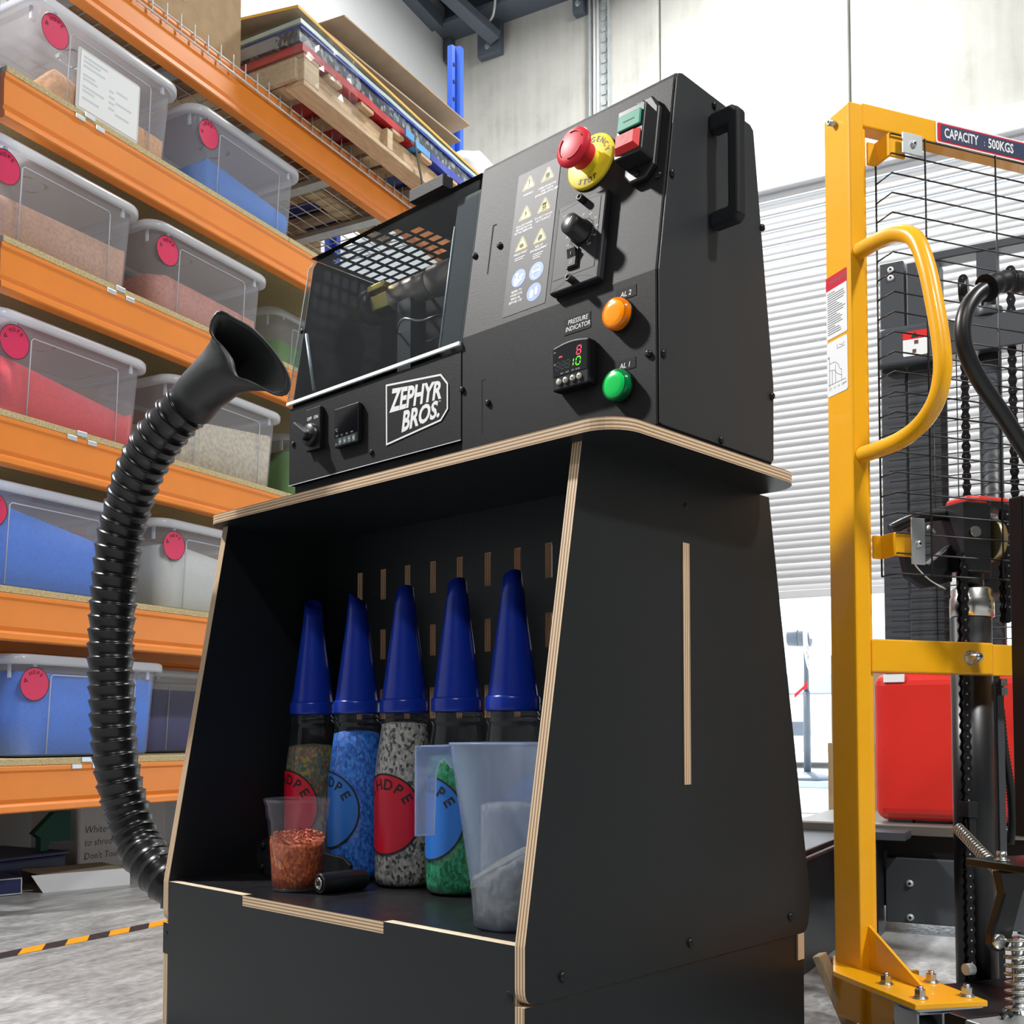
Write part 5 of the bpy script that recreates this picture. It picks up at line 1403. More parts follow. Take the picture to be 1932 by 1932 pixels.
hg.add([(0.088, 0.264, -0.016), (0.088, 0.264, 0.016), (0.141, 0.262, 0.014), (0.141, 0.262, -0.014)], [(0, 1, 2, 3)])
hg.add([(0.114, 0.134, -0.012), (0.114, 0.134, 0.012), (0.141, 0.132, 0.012), (0.141, 0.132, -0.012)], [(0, 1, 2, 3)])
part('handle_grip', hg, M['jug'], jug, HJ, solid=0.0016)
hl = MB()
hl.tube([(0.092, 0.262, 0.001), (0.133, 0.262, 0.001), (0.1405, 0.254, 0.001), (0.1405, 0.132, 0.001), (0.114, 0.133, 0.001), (0.1115, 0.224, 0.001), (0.106, 0.240, 0.001), (0.099, 0.243, 0.001), (0.089, 0.230, 0.001)], 0.0011, 5)
part('handle_bead', hl, M['rim'], jug, HJ)
pr = [(0.0, 0.004), (0.052, 0.004), (0.056, 0.02)] + [(0.0535 + 0.085 * z, z) for z in (0.04, 0.06, 0.09)] + [((0.0535 + 0.085 * 0.10) * s_, 0.10) for s_ in (0.96, 0.7, 0.4, 0.15)] + [(0.0, 0.102)]
jf = MB().lathe(pr, 40)
rv = Vector((math.cos(YAW), math.sin(YAW), 0))
jf.v = [Vector((v.x, v.y, v.z + ((0.55 * v.dot(rv) + 0.004 * mnoise.noise(v * 60)) if v.z > 0.085 else 0.0))) for v in jf.v]
solo('plastic_flakes', jf, FL['natural'], 'straw-coloured flakes banked up in the measuring jug', 'flakes', T, kind='stuff')

# ---- crank handle lying on the shelf
ck = thing('crank_handle', 'black crank arm with round grip lying on the shelf behind the cup', 'handle', (-1.72, 1.21, ZSH))
KF = frame((-1.880, 1.232, ZSH), (0.985, 0.03, 0), (0, 0, 1))    # standing plate: x along the arm, y up, z towards the viewer
pts = []
for k in range(13):
    a = R(255 - k * 15)
    pts.append((0.036 + 0.036 * math.cos(a), 0.036 + 0.036 * math.sin(a)))
pts = [(0.07, 0.0), (0.03, 0.0)] + pts[1:] + [(0.085, 0.074), (0.105, 0.066), (0.27, 0.052), (0.29, 0.040), (0.29, 0.0)]
arm = MB().prism(pts, -0.008, 0.0, 'z')
part('crank_arm', arm, M['black_matt'], ck, KF, bevel=0.001, seg=1)
part('bore', MB().disc((0.046, 0.036, 0.0004), (0, 0, 1), 0.0135, 28), M['hole'], ck, KF)
for x, y in ((0.024, 0.058), (0.072, 0.034), (0.020, 0.015)):
    bolt(ck, KF, x, y, 0.0085, 0.006)
e0, e1 = Vector((-1.560, 1.149, ZSH + 0.0185)), Vector((-1.556, 1.246, ZSH + 0.0185))
GF = frame(e0, (e1 - e0).cross(Vector((0, 0, 1))), (0, 0, 1))
ax = (e1 - e0).normalized()
GF = frame(e0, Vector((0, 0, 1)).cross(ax), Vector((0, 0, 1)))
zs_ = 1 if (GF.to_3x3() @ Vector((0, 0, 1))).dot(ax) > 0 else -1
L_ = (e1 - e0).length
part('grip', MB().lathe([(0.013, 0.001 * zs_), (0.0172, 0.0), (0.0182, 0.003 * zs_), (0.0182, (L_ - 0.004) * zs_), (0.0165, L_ * zs_)], 32), M['black'], ck, GF)
part('grip_washer', MB().lathe([(0.0112, 0.0), (0.0112, -0.001 * zs_), (0.0065, -0.0014 * zs_), (0.006, 0.001 * zs_), (0.0, 0.001 * zs_)], 28), M['steel'], ck, GF)
part('grip_socket', MB().cyl((0, 0, -0.0016 * zs_), (0, 0, -0.0012 * zs_), 0.0045, n=6, smooth=False), M['hole'], ck, GF)

# ------------------------------------------------------------------ suction hose at the cabinet's left side
HP = [(-1.921, 1.110, 0.225), (-1.953, 1.085, 0.258), (-2.011, 1.073, 0.295), (-2.054, 1.071, 0.329), (-2.088, 1.063, 0.391), (-2.098, 1.049, 0.456), (-2.103, 1.04, 0.531), (-2.103, 1.035, 0.606), (-2.103, 1.03, 0.692), (-2.099, 1.029, 0.767), (-2.082, 1.026, 0.862), (-2.061, 1.026, 0.945), (-2.029, 1.026, 1.005), (-1.983, 1.024, 1.061), (-1.932, 1.028, 1.107), (-1.877, 1.037, 1.145), (-1.83, 1.053, 1.176)]
hose = thing('suction_hose', 'black ribbed suction hose with a flared nozzle left of the cabinet', 'hose', (-1.93, 1.1, 0.2))
sm = smooth_path(HP, 24)
cum = [0.0]
for i in range(1, len(sm)):
    cum.append(cum[-1] + (sm[i] - sm[i - 1]).length)
def at(s_):
    s_ = min(max(s_, 0), cum[-1])
    for i in range(1, len(cum)):
        if cum[i] >= s_:
            f_ = (s_ - cum[i - 1]) / max(1e-9, cum[i] - cum[i - 1])
            return sm[i - 1].lerp(sm[i], f_)
    return sm[-1]
NR = 41
pitch = cum[-1] / NR
P_, R_ = [], []
for k in range(NR):
    for f_, r_ in ((0.02, 0.0462), (0.10, 0.0472), (0.17, 0.0440), (0.28, 0.0408), (0.6, 0.0428), (0.85, 0.0445), (0.97, 0.0450)):
        P_.append(at((k + f_) * pitch)); R_.append(r_ * (1.0 if k < 36 else 1.0 - 0.01 * (k - 36)))
part('ribbed_tube', MB().tube(P_, R_, 28, caps=True), M['rubber'], hose)
mouth = [(-1.716, 1.017, 1.269), (-1.713, 1.018, 1.288), (-1.702, 1.028, 1.305), (-1.685, 1.044, 1.293), (-1.662, 1.068, 1.274), (-1.639, 1.092, 1.241), (-1.623, 1.109, 1.208), (-1.616, 1.117, 1.184), (-1.619, 1.116, 1.160), (-1.631, 1.105, 1.155), (-1.648, 1.088, 1.165), (-1.665, 1.071, 1.177), (-1.681, 1.056, 1.183), (-1.686, 1.049, 1.198), (-1.689, 1.046, 1.217), (-1.701, 1.033, 1.241), (-1.711, 1.023, 1.255)]
ml = smooth_path(mouth + [mouth[0]], 6)[:-1]
N = 48
tot = [0.0]
cl = ml + [ml[0]]
for i in range(1, len(cl)):
    tot.append(tot[-1] + (cl[i] - cl[i - 1]).length)
def on_mouth(u):
    s_ = u * tot[-1]
    for i in range(1, len(tot)):
        if tot[i] >= s_:
            return cl[i - 1].lerp(cl[i], (s_ - tot[i - 1]) / max(1e-9, tot[i] - tot[i - 1]))
M_ = [on_mouth(k / N) for k in range(N)]
n0, n1 = Vector(HP[-1]), Vector((-1.774, 1.058, 1.208))
axn = (n1 - n0).normalized()
cm = sum(M_, Vector()) / N
d0 = (M_[0] - cm); d0 = (d0 - axn * d0.dot(axn)).normalized()
w_ = axn.cross(d0)
# keep the direction of travel of the mouth outline
s_dir = 1 if (M_[N // 4] - cm).dot(w_) > 0 else -1
def nring(c, r_):
    return [c + (d0 * math.cos(2 * PI * k / N) + w_ * s_dir * math.sin(2 * PI * k / N)) * r_ for k in range(N)]
r0, r1 = nring(n0 - axn * 0.015, 0.0430), nring(n0 + axn * 0.03, 0.0435)
rings = [r0, r1]
for t_ in (0.2, 0.4, 0.6, 0.8, 1.0):
    e_ = t_ * t_ * (3 - 2 * t_) * 0.55 + t_ * 0.45
    base_ = nring(n1 + (cm - n1) * t_, 0.0435)
    rings.append([b_.lerp(m_, e_) for b_, m_ in zip(base_, M_)])
nz = part('flared_nozzle', MB().loft(rings), M['nozzle'], hose, solid=0.003)
part('nozzle_lip', MB().tube(M_, 0.0024, 8, closed=True), M['nozzle'], hose)

# ------------------------------------------------------------------ yellow hand stacker
def dirang(deg):
    f0 = Vector((-math.sin(YAW), math.cos(YAW), 0)); r_ = R(deg)
    return f0 * math.cos(r_) + rgt * math.sin(r_)
SU, SV = dirang(69.7), dirang(-20.3)
S0 = Vector((-0.925, 1.884, 0))
SM = frame(S0, SU, SV)           # x along the mast front, y away from the viewer
stk = thing('hand_stacker', 'yellow hand stacker with wire guard, grab handle and capacity sign', 'stacker', S0 + SU * 0.15)
SMP = SM
def sp_(name, mb, mk, bevel=0.0, parent=None, mw=None, **kw):
    return part(name, mb, mk if isinstance(mk, (list, bpy.types.Material)) else M[mk], parent or stk, mw or SM, bevel=bevel, **kw)
sp_('mast_post', MB().prism([(0, -0.010), (0.034, -0.010), (0.034, 0.0), (0.047, 0), (0.047, 0.014), (0.030, 0.020), (0.030, 0.05), (0.047, 0.056), (0.047, 0.066), (0, 0.066)], 0.02, 1.738, 'z'), 'syellow', 0.004, mw=SMP)
sp_('post_web', MB().box((0.028, 0.012, 0.12), (0.055, 0.030, 1.70)), 'syellow', 0.002, mw=SMP)
sp_('top_bar', MB().box((0.036, -0.004, 1.699), (0.78, 0.03, 1.745)), 'syellow', 0.003)
sp_('mid_bar', MB().box((0.038, -0.006, 0.662), (0.325, 0.034, 0.724)), 'syellow', 0.003)
sp_('mid_bar', MB().prism([(0.325, -0.006), (0.345, 0.020), (0.78, 0.020), (0.78, 0.05), (0.325, 0.034)], 0.662, 0.724, 'z'), 'syellow', 0.002)
sp_('mast_post', MB().box((0.74, 0.0, 0.02), (0.79, 0.066, 1.738)), 'syellow', 0.004)
SFF = SM @ frame((0, 0, 0), (1, 0, 0), (0, 0, 1))       # front plane: x along, y up, z to the viewer
# capacity sign
cs = part('capacity_sign', MB().prism(rrect(0.2085, 1.7005, 0.475, 1.7440, 0.004), 0.0045, 0.0052, 'z'), M['white_ink'], stk, SFF)
part('red_band', MB().prism(rrect(0.2125, 1.7035, 0.471, 1.7410, 0.004), 0.0053, 0.0056, 'z'), M['lab_red'], cs, SFF)
part('navy_band', MB().prism(rrect(0.2205, 1.7065, 0.463, 1.7380, 0.003), 0.0057, 0.006, 'z'), pm('navy_sign_ink', (0.015, 0.03, 0.085), 0.5), cs, SFF)
ct = MB()
write(ct, 'CAPACITY', 0.2285, 1.7218, 0.0270, 0.0063, bold=0.02, align='LEFT', xs=0.66)
write(ct, ':', 0.3265, 1.7205, 0.018, 0.0063, align='LEFT')
write(ct, '500KGS', 0.3375, 1.7218, 0.0270, 0.0063, bold=0.02, align='LEFT', xs=0.72)
part('lettering', ct, M['white_ink'], cs, SFF, kind='stuff')
# labels on the post's left face
LF = SMP @ frame((0, 0, 0), (0, -1, 0), (0, 0, 1))       # x towards the viewer, y up, z = -x of the stacker (out to the left)
if (LF.to_3x3() @ Vector((0, 0, 1))).dot(SU) > 0:
    LF = SMP @ frame((0, 0, 0), (0, 1, 0), (0, 0, 1))
flip = (LF.to_3x3() @ Vector((1, 0, 0))).dot(SV) > 0
xa, xb = (0.002, 0.064) if flip else (-0.064, -0.002)
wl = part('warning_label', MB().prism(rrect(xa, 1.303, xb, 1.424, 0.002), 0.0003, 0.0008, 'z'), M['paper'], stk, LF)
part('red_header', MB().box((xa, 1.398, 0.0008), (xb, 1.424, 0.0011)), M['lab_red'], wl, LF)
wt = MB()
write(wt, 'WARNING', (xa + xb) / 2 + 0.004, 1.411, 0.0105, 0.0013, bold=0.01)
rnd = random.Random(5)
for k in range(19):
    z = 1.391 - k * 0.0044
    wd = rnd.uniform(0.035, 0.054) if k % 5 else rnd.uniform(0.012, 0.03)
    wt.box((xa + 0.004, z - 0.0008, 0.0008), (xa + 0.004 + wd, z + 0.0008, 0.001))
part('printed_lines', wt, pm('dark_grey_print', (0.12, 0.12, 0.13), 0.7), wl, LF, kind='stuff')
cl_ = part('load_chart', MB().prism(rrect(xa, 1.192, xb, 1.297, 0.006), 0.0003, 0.0008, 'z'), M['paper'], stk, LF)
lc = MB()
def ln(*pts, w_=0.0009):
    for p, q in zip(pts, pts[1:]):
        p, q = Vector((xa + p[0], p[1])), Vector((xa + q[0], q[1]))
        d_ = (q - p).normalized(); n_ = Vector((-d_.y, d_.x)) * w_ / 2
        lc.add([(*(p - n_), 0.001), (*(q - n_), 0.001), (*(q + n_), 0.001), (*(p + n_), 0.001)], [(0, 1, 2, 3)])
ln((0.008, 1.27), (0.008, 1.21)); ln((0.004, 1.214), (0.056, 1.214))
ln((0.008, 1.255), (0.024, 1.255), (0.034, 1.248), (0.040, 1.236), (0.044, 1.236), (0.044, 1.214))
ln((0.008, 1.242), (0.022, 1.240), (0.032, 1.230), (0.044, 1.224)); ln((0.016, 1.24), (0.016, 1.214)); ln((0.026, 1.25), (0.026, 1.214))
ln((0.032, 1.287), (0.032, 1.278), (0.054, 1.278)); ln((0.038, 1.284), (0.048, 1.281), (0.054, 1.285))
for x, s_ in ((0.010, '0.7'), (0.022, '1.0'), (0.034, '1.4'), (0.046, '1.8')):
    write(lc, s_, xa + x, 1.206, 0.006, 0.001)
write(lc, 'm(H)', xa + 0.054, 1.207, 0.0045, 0.001); write(lc, 'kg', xa + 0.005, 1.268, 0.006, 0.001)
part('chart_lines', lc, bpy.data.materials['dark_grey_print'], cl_, LF, kind='stuff')
part('set_screw', MB().lathe([(0.006, 0), (0.006, 0.014), (0.003, 0.014), (0.003, 0.010), (0, 0.010)], 14), M['zinc'], stk, LF @ Matrix.Translation(((xa + xb) / 2, 1.716, 0)))
# wire guard with its edge folded towards the viewer
for k in range(23):
    z = 0.841 + k * 0.0375
    sp_('guard_wire', MB().tube([(0.066, -0.003, z), (0.064, -0.05, z), (0.78, -0.05, z)], 0.0017, 6), 'blackwire')
for x in (0.1395, 0.309, 0.479, 0.649):
    sp_('guard_wire', MB().cyl((x, -0.0525, 0.841), (x, -0.0525, 1.668), 0.002, n=6), 'blackwire')
sp_('guard_wire', MB().cyl((0.066, -0.003, 0.841), (0.066, -0.003, 1.668), 0.002, n=6), 'blackwire')
for z, hor in ((1.648, True), (0.896, False)):
    sp_('guard_bracket', MB().prism([(0.046, 0.0), (0.068, 0.0), (0.068, -0.040), (0.100, -0.040), (0.100, -0.046), (0.062, -0.046), (0.062, -0.006), (0.046, -0.006)], z - 0.022, z + 0.022, 'z'), 'syellow', 0.002)
    cp = MB().box((0.082, -0.060, z - 0.020), (0.128, -0.0565, z + 0.020)) if hor else MB().box((0.088, -0.060, z - 0.038), (0.118, -0.0565, z + 0.048))
    c_ = sp_('clamp_plate', cp, 'zinc', 0.001)
    bolt(c_, SFF, 0.106 if hor else 0.103, z, 0.0065, 0.005, [M['zinc'], M['hole']], z=0.060)
# grab handle
GH = [(0.0, 1.452), (-0.061, 1.449), (-0.117, 1.439), (-0.160, 1.410), (-0.186, 1.352), (-0.203, 1.285), (-0.217, 1.213), (-0.220, 1.158), (-0.204, 1.112), (-0.165, 1.081), (-0.102, 1.066), (0.0, 1.066)]
sp_('grab_handle', MB().tube(smooth_path([(0.020, v, z) for v, z in GH], 5), 0.0152, 16), 'syellow')
for z in (1.452, 1.066):
    sp_('weld_bead', MB().tube([(0.020 + 0.0165 * math.cos(2 * PI * k / 16), -0.001, z + 0.0165 * math.sin(2 * PI * k / 16)) for k in range(16)], 0.0035, 6, closed=True), 'syellow')
# cap nut on the middle bar
part('cap_nut', MB().cyl((0, 0, 0), (0, 0, 0.002), 0.0145, n=18).cyl((0, 0, 0.002), (0, 0, 0.014), 0.0115, n=6, smooth=False).lathe([(0.0098, 0.014), (0.0098, 0.022), (0.008, 0.027), (0.004, 0.030), (0, 0.0305)], 18), M['steel'], stk, SFF @ Matrix.Translation((0.268, 0.694, 0.006)))
# castor plate, gusset, nuts, castor
pp = [(0.030, 0.112), (-0.054, -0.001), (-0.082, -0.248), (0.044, -0.269), (0.078, -0.017), (0.072, 0.085)]
sp_('castor_plate', MB().prism(pp, 0.1105, 0.120, 'z'), 'syellow', 0.0015)
g0, g1, g2 = Vector((0.022, -0.002, 0.202)), Vector((0.022, -0.002, 0.12)), Vector((0.000, -0.180, 0.12))
nn = (g1 - g0).cross(g2 - g0).normalized() * 0.003
gm = MB().add([g0 - nn, g1 - nn, g2 - nn, g0 + nn, g1 + nn, g2 + nn], [(0, 1, 2), (3, 5, 4), (0, 2, 5, 3), (0, 3, 4, 1), (1, 4, 5, 2)])
sp_('gusset', gm, 'syellow', 0.0012)
TOPZ = SM @ Matrix.Translation((0, 0, 0.120))
for x, y in ((-0.033, -0.119), (-0.048, -0.220), (0.048, -0.136), (0.033, -0.235)):
    part('castor_nut', MB().cyl((0, 0, 0), (0, 0, 0.002), 0.0125, n=18).cyl((0, 0, 0.002), (0, 0, 0.004), 0.0105, n=18).cyl((0, 0, 0.004), (0, 0, 0.015), 0.0092, n=6, smooth=False).cyl((0, 0, 0.015), (0, 0, 0.020), 0.0052, n=12), M['steel'], stk, TOPZ @ Matrix.Translation((x, y, 0)))
CQ = SM @ frame((-0.002, -0.180, 0), (0.995, -0.10, 0), (0.10, 0.995, 0))
cst = part('castor', MB().prism(rrect(-0.062, -0.068, 0.062, 0.068, 0.008), 0.1045, 0.1103, 'z'), M['zinc'], stk, CQ)
part('swivel_housing', MB().lathe([(0.0, 0.104), (0.048, 0.104), (0.044, 0.094), (0.030, 0.090), (0, 0.090)], 32), pm('navy_swivel', (0.01, 0.015, 0.12), 0.4), cst, CQ)
part('castor_fork', MB().box((-0.026, -0.012, 0.028), (-0.022, 0.052, 0.092)).box((0.022, -0.012, 0.028), (0.026, 0.052, 0.092)).box((-0.026, -0.02, 0.086), (0.026, 0.052, 0.092)), M['zinc'], cst, CQ)
part('castor_wheel', MB().cyl((-0.019, 0.03, 0.040), (0.019, 0.03, 0.040), 0.040, n=28), M['black'], cst, CQ, bevel=0.004)
sp_('leg_web', MB().box((0.012, -0.10, 0.015), (0.020, 0.0, 0.110)).box((0.020, -0.012, 0.015), (0.13, -0.004, 0.110)), 'syellow', 0.002)
# hydraulic cylinder, collar, pulley head, chain (behind the middle bar)
SM_FRONT = SM
SM = SM @ Matrix.Translation((0.310 - 0.203 * 1.2, 0.085, 0)) @ Matrix.Diagonal((1.2, 1, 1.03, 1))
cy = (0.254, 0.015)
sp_('cylinder', MB().cyl((cy[0], cy[1], 0.0), (cy[0], cy[1], 0.762), 0.0365, n=32), 'blackpaint')
sp_('cylinder_collar', MB().lathe([(0.034, 0.762), (0.0385, 0.764), (0.0385, 0.800), (0.036, 0.804), (0.036, 0.818), (0.032, 0.822), (0.0, 0.822)], 32, (cy[0] + 0.003, cy[1], 0)), 'steel')
sp_('piston_rod', MB().cyl((cy[0], cy[1], 0.82), (cy[0], cy[1], 0.87), 0.024, n=24), 'blackpaint')
sp_('pulley_head', MB().box((0.204, -0.035, 0.848), (0.262, 0.055, 0.984)).box((0.204, 0.045, 0.848), (0.325, 0.055, 0.98)), 'blackpaint', 0.002)
sp_('pulley_pin', MB().cyl((0.226, -0.035, 0.925), (0.226, -0.040, 0.925), 0.0105, n=20), 'steel')
sp_('pulley_wheel', MB().cyl((0.268, -0.01, 0.915), (0.282, -0.01, 0.915), 0.045, n=32), pm('yellowed_zinc', (0.4, 0.36, 0.22), 0.35, 0.9))
sp_('red_cap', MB().prism(rrect(0.222, -0.03, 0.318, 0.05, 0.02), 0.984, 1.000, 'z'), 'redpaint', 0.006)
sp_('cap_bracket', MB().prism([(0.256, 0.978), (0.322, 0.968), (0.322, 0.982), (0.262, 0.992)], -0.036, 0.0, 'y'), 'black', 0.002)
def chain(name, x, y, z0, z1, pitch=0.0127, wd=0.011, mirror=1, parent=None, fm=None, plate_dx=0.0):
    """roller chain hanging straight, its plates facing the viewer (local -y)"""
    mb = MB()
    n = int((z1 - z0) / pitch)
    fm = fm or SM
    for i in range(n):
        z = z1 - i * pitch
        off = 0.0055 if i % 2 else 0.0040
        r_ = pitch * 0.42
        pts = []
        for k in range(9):
            a = PI * k / 8
            pts.append((x + r_ * math.cos(a), z + r_ * math.sin(a)))
        pts.append((x - r_ * 0.62, z - pitch / 2))
        for k in range(9):
            a = PI + PI * k / 8
            pts.append((x + r_ * math.cos(a), z - pitch + r_ * math.sin(a)))
        pts.append((x + r_ * 0.62, z - pitch / 2))
        for s_ in (-1, 1):
            mb.prism(pts, y + s_ * off - 0.0006, y + s_ * off + 0.0006, 'y', 0)
        mb.cyl((x, y - 0.0068, z), (x, y + 0.0068, z), 0.0018, n=8, mi=1)
        mb.cyl((x, y - 0.0036, z), (x, y + 0.0036, z), 0.0035, n=10, mi=0)
    return part(name, mb, [M['chain'], M['steel']], parent or stk, fm, kind='stuff')
chain('lift_chain', 0.203, -0.030, 0.03, 0.875, 0.0205)
chain('lift_chain', 0.296, -0.032, 0.755, 0.965, 0.0205)
chain('lift_chain', 0.310, -0.010, 0.755, 0.965, 0.0205)
ca = MB().box((0.194, -0.045, 0.372), (0.214, -0.02, 0.402)).box((0.20, -0.04, 0.33), (0.214, -0.03, 0.372))
sp_('chain_anchor', ca, 'blackpaint', 0.001)
# carriage arm, hose and guard cable behind the wires
sp_('carriage_arm', MB().tube(smooth_path([(0.10, 0.03, 0.93), (0.14, 0.02, 0.952), (0.19, 0.02, 0.965), (0.23, 0.02, 0.968)], 5), 0.0115, 12), 'black')
sp_('lift_yoke', MB().prism([(0.10, 0.905), (0.125, 0.870), (0.155, 0.862), (0.205, 0.905), (0.205, 0.83), (0.15, 0.815), (0.115, 0.835)], 0.00, 0.02, 'y'), 'blackpaint', 0.002)
sp_('lift_yoke', MB().prism([(0.30, 0.93), (0.34, 0.925), (0.46, 0.91), (0.46, 0.82), (0.30, 0.82)], 0.05, 0.07, 'y'), 'blackpaint', 0.002)
sp_('release_cable', MB().tube(smooth_path([(0.112, 0.0, 0.90), (0.125, 0.0, 0.862), (0.155, 0.0, 0.832), (0.19, 0.0, 0.815)], 5), 0.0016, 6), 'wire')
sp_('bowden_cable', MB().tube(smooth_path([(0.118, -0.05, 0.92), (0.135, -0.03, 0.93), (0.17, 0.0, 0.925)], 4), 0.0018, 6), 'wire')
SM = SM_FRONT
# right mast channel and control rod
sp_('mast_channel', MB().box((0.455, 0.14, 0.0), (0.485, 0.20, 0.73)), 'blackpaint', 0.002)
sp_('front_column', MB().box((0.2755, -0.135, 0.36), (0.33, -0.10, 0.985)), 'blackpaint', 0.003)
sp_('control_strap', MB().box((0.422, 0.085, 0.30), (0.440, 0.091, 0.655)), 'darkpaint', 0.001)
sp_('lock_nuts', MB().cyl((0.433, 0.085, 0.645), (0.433, 0.085, 0.660), 0.0135, n=6, smooth=False).cyl((0.434, 0.085, 0.626), (0.434, 0.085, 0.642), 0.0135, n=6, smooth=False), 'steel', kind='stuff')
cv = MB()
cp_ = smooth_path([(0.444, 0.10, 0.60), (0.452, 0.10, 0.52), (0.466, 0.10, 0.44), (0.470, 0.10, 0.37), (0.462, 0.10, 0.32)], 22)
cv.tube(cp_, [0.0095 if i % 2 else 0.0075 for i in range(len(cp_))], 12)
sp_('convoluted_hose', cv, 'black')
# steering handle
SH = [(0.30, 0.955), (0.256, 1.003), (0.214, 1.050), (0.166, 1.106), (0.120, 1.157), (0.092, 1.200), (0.083, 1.236), (0.090, 1.274), (0.112, 1.306), (0.140, 1.326)]
sp_('steering_handle', MB().tube(smooth_path([(u, -0.2, z) for u, z in SH], 6), 0.0142, 18), 'blackpaint')
gr = smooth_path([(0.137, -0.2, 1.324), (0.165, -0.2, 1.338), (0.20, -0.2, 1.345), (0.26, -0.2, 1.345), (0.40, -0.2, 1.335)], 8)
sp_('hand_grip', MB().tube(gr, [0.0245, 0.0245] + [0.0175] * 2 + [0.0185 + 0.0012 * math.sin(i * 1.1) for i in range(len(gr) - 4)], 20), 'black_matt')
dm = MB()
for i in range(9):
    for j in range(5):
        u = 0.185 + i * 0.0075
        a = R(40 + j * 17)
        dm.cyl((u, -0.2 - 0.0185 * math.sin(a) * 0.98, 1.3445 + 0.0185 * math.cos(a)), (u, -0.2 - 0.0195 * math.sin(a), 1.3445 + 0.0195 * math.cos(a)), 0.0016, n=6)
sp_('grip_dimples', dm, 'hole', kind='stuff')
# return spring
a0, a1 = Vector((0.186, -0.10, 0.372)), Vector((0.193, -0.17, 0.288))
def coil(a, b, turns, r_, wr, n=12):
    d_ = (b - a); ax_ = d_.normalized(); u = ax_.orthogonal().normalized(); w2 = ax_.cross(u)
    return MB().tube([a + d_ * (k / (turns * n)) + (u * math.cos(2 * PI * k / n) + w2 * math.sin(2 * PI * k / n)) * r_ for k in range(turns * n + 1)], wr, 5)
sp_('return_spring', coil(Vector((0.262, 0.03, 0.366)), Vector((0.238, -0.115, 0.286)), 24, 0.0090, 0.0029), 'steel')
sp_('spring_hook', MB().tube([(0.242 + 0.010 * math.cos(R(150 + 24 * k)), -0.118, 0.278 + 0.010 * math.sin(R(150 + 24 * k))) for k in range(9)], 0.0016, 6), 'steel')
# pedal linkage and pump spring, lower right
sp_('pedal_arm', MB().prism([(0.158, 0.31), (0.40, 0.305), (0.40, 0.28), (0.21, 0.275), (0.178, 0.19), (0.168, 0.176), (0.150, 0.174), (0.138, 0.186), (0.137, 0.202), (0.166, 0.272)], -0.185, -0.165, 'y'), 'blackpaint', 0.003)
part('pivot_pin', MB().lathe([(0.0135, 0), (0.0135, 0.003), (0.0115, 0.005), (0, 0.005)], 24), M['steel'], stk, SFF @ Matrix.Translation((0.150, 0.192, 0.185)))
sp_('pedal_plate', MB().box((0.160, -0.24, 0.312), (0.40, -0.10, 0.325)), 'blackpaint', 0.002)
part('socket_screw', MB().cyl((0, 0, 0), (0, 0, 0.003), 0.0125, n=18).cyl((0, 0, 0.003), (0, 0, 0.017), 0.0085, n=20), M['steel'], stk, SM @ Matrix.Translation((0.185, -0.16, 0.325)))
sp_('pump_spring', coil(Vector((0.178, -0.20, 0.075)), Vector((0.178, -0.20, 0.205)), 9, 0.021, 0.0034, 16), 'steel')
sp_('pump_body', MB().cyl((0.178, -0.20, 0.03), (0.178, -0.20, 0.20), 0.011, n=16), 'steel')
sp_('pump_stop', MB().cyl((0.128, -0.13, 0.135), (0.144, -0.13, 0.135), 0.010, n=16), 'galv')
sp_('link_tabs', MB().tube([(0.118, -0.22, 0.075), (0.128, -0.22, 0.086), (0.140, -0.22, 0.076)], 0.005, 8), 'blackpaint')
sp_('fork_heel', MB().box((0.06, -0.42, 0.035), (0.17, -0.20, 0.072)).box((0.17, -0.42, 0.035), (0.42, -0.2, 0.066)), 'zinc', 0.003)
sp_('base_plate', MB().box((0.10, -0.16, 0.02), (0.42, 0.06, 0.06)), 'blackpaint', 0.003)

# ------------------------------------------------------------------ red electric stacker behind it
RB_ = 3.166
es_ = thing('electric_stacker', 'red and dark grey electric stacker behind the yellow one', 'stacker', room(-0.2, 3.4), ANG)
def rp(name, mb, mk, bevel=0.0, parent=None, **kw):
    return part(name, mb, M[mk] if isinstance(mk, str) else mk, parent or es_, RM, bevel=bevel, **kw)
rp('mast_upright', MB().prism([(-0.528, RB_ + 0.02), (-0.462, RB_ + 0.02), (-0.462, RB_ + 0.12), (-0.528, RB_ + 0.12)], 0.29, 1.888, 'z'), 'darkpaint', 0.003)
rp('mast_upright', MB().box((-0.456, RB_ + 0.025, 0.29), (-0.368, RB_ + 0.12, 1.878)), 'darkpaint', 0.003)
rp('mast_upright', MB().box((0.30, RB_ + 0.02, 0.29), (0.45, RB_ + 0.12, 1.885)), 'darkpaint', 0.003)
RF = RM @ frame((0, RB_, 0), (1, 0, 0), (0, 0, 1))
for z in (1.866, 1.842):
    bolt(es_, RF, -0.497, z, 0.009, 0.006, [M['white_ink'], M['hole']], z=-0.02)
rp('crossbar', MB().box((-0.400, RB_ - 0.01, 1.586), (0.45, RB_ + 0.05, 1.680)), 'darkpaint', 0.003)
rp('mast_sleeve', MB().box((-0.532, RB_ - 0.012, 1.575), (-0.36, RB_ + 0.13, 1.690)), 'darkpaint', 0.012, seg=3)
wl2 = part('pinch_label', MB().prism(rrect(-0.462, 1.598, -0.398, 1.668, 0.004), 0.0125, 0.0133, 'z'), M['paper'], es_, RF)
part('red_header', MB().box((-0.462, 1.645, 0.0133), (-0.398, 1.668, 0.0136)), M['red2'], wl2, RF)
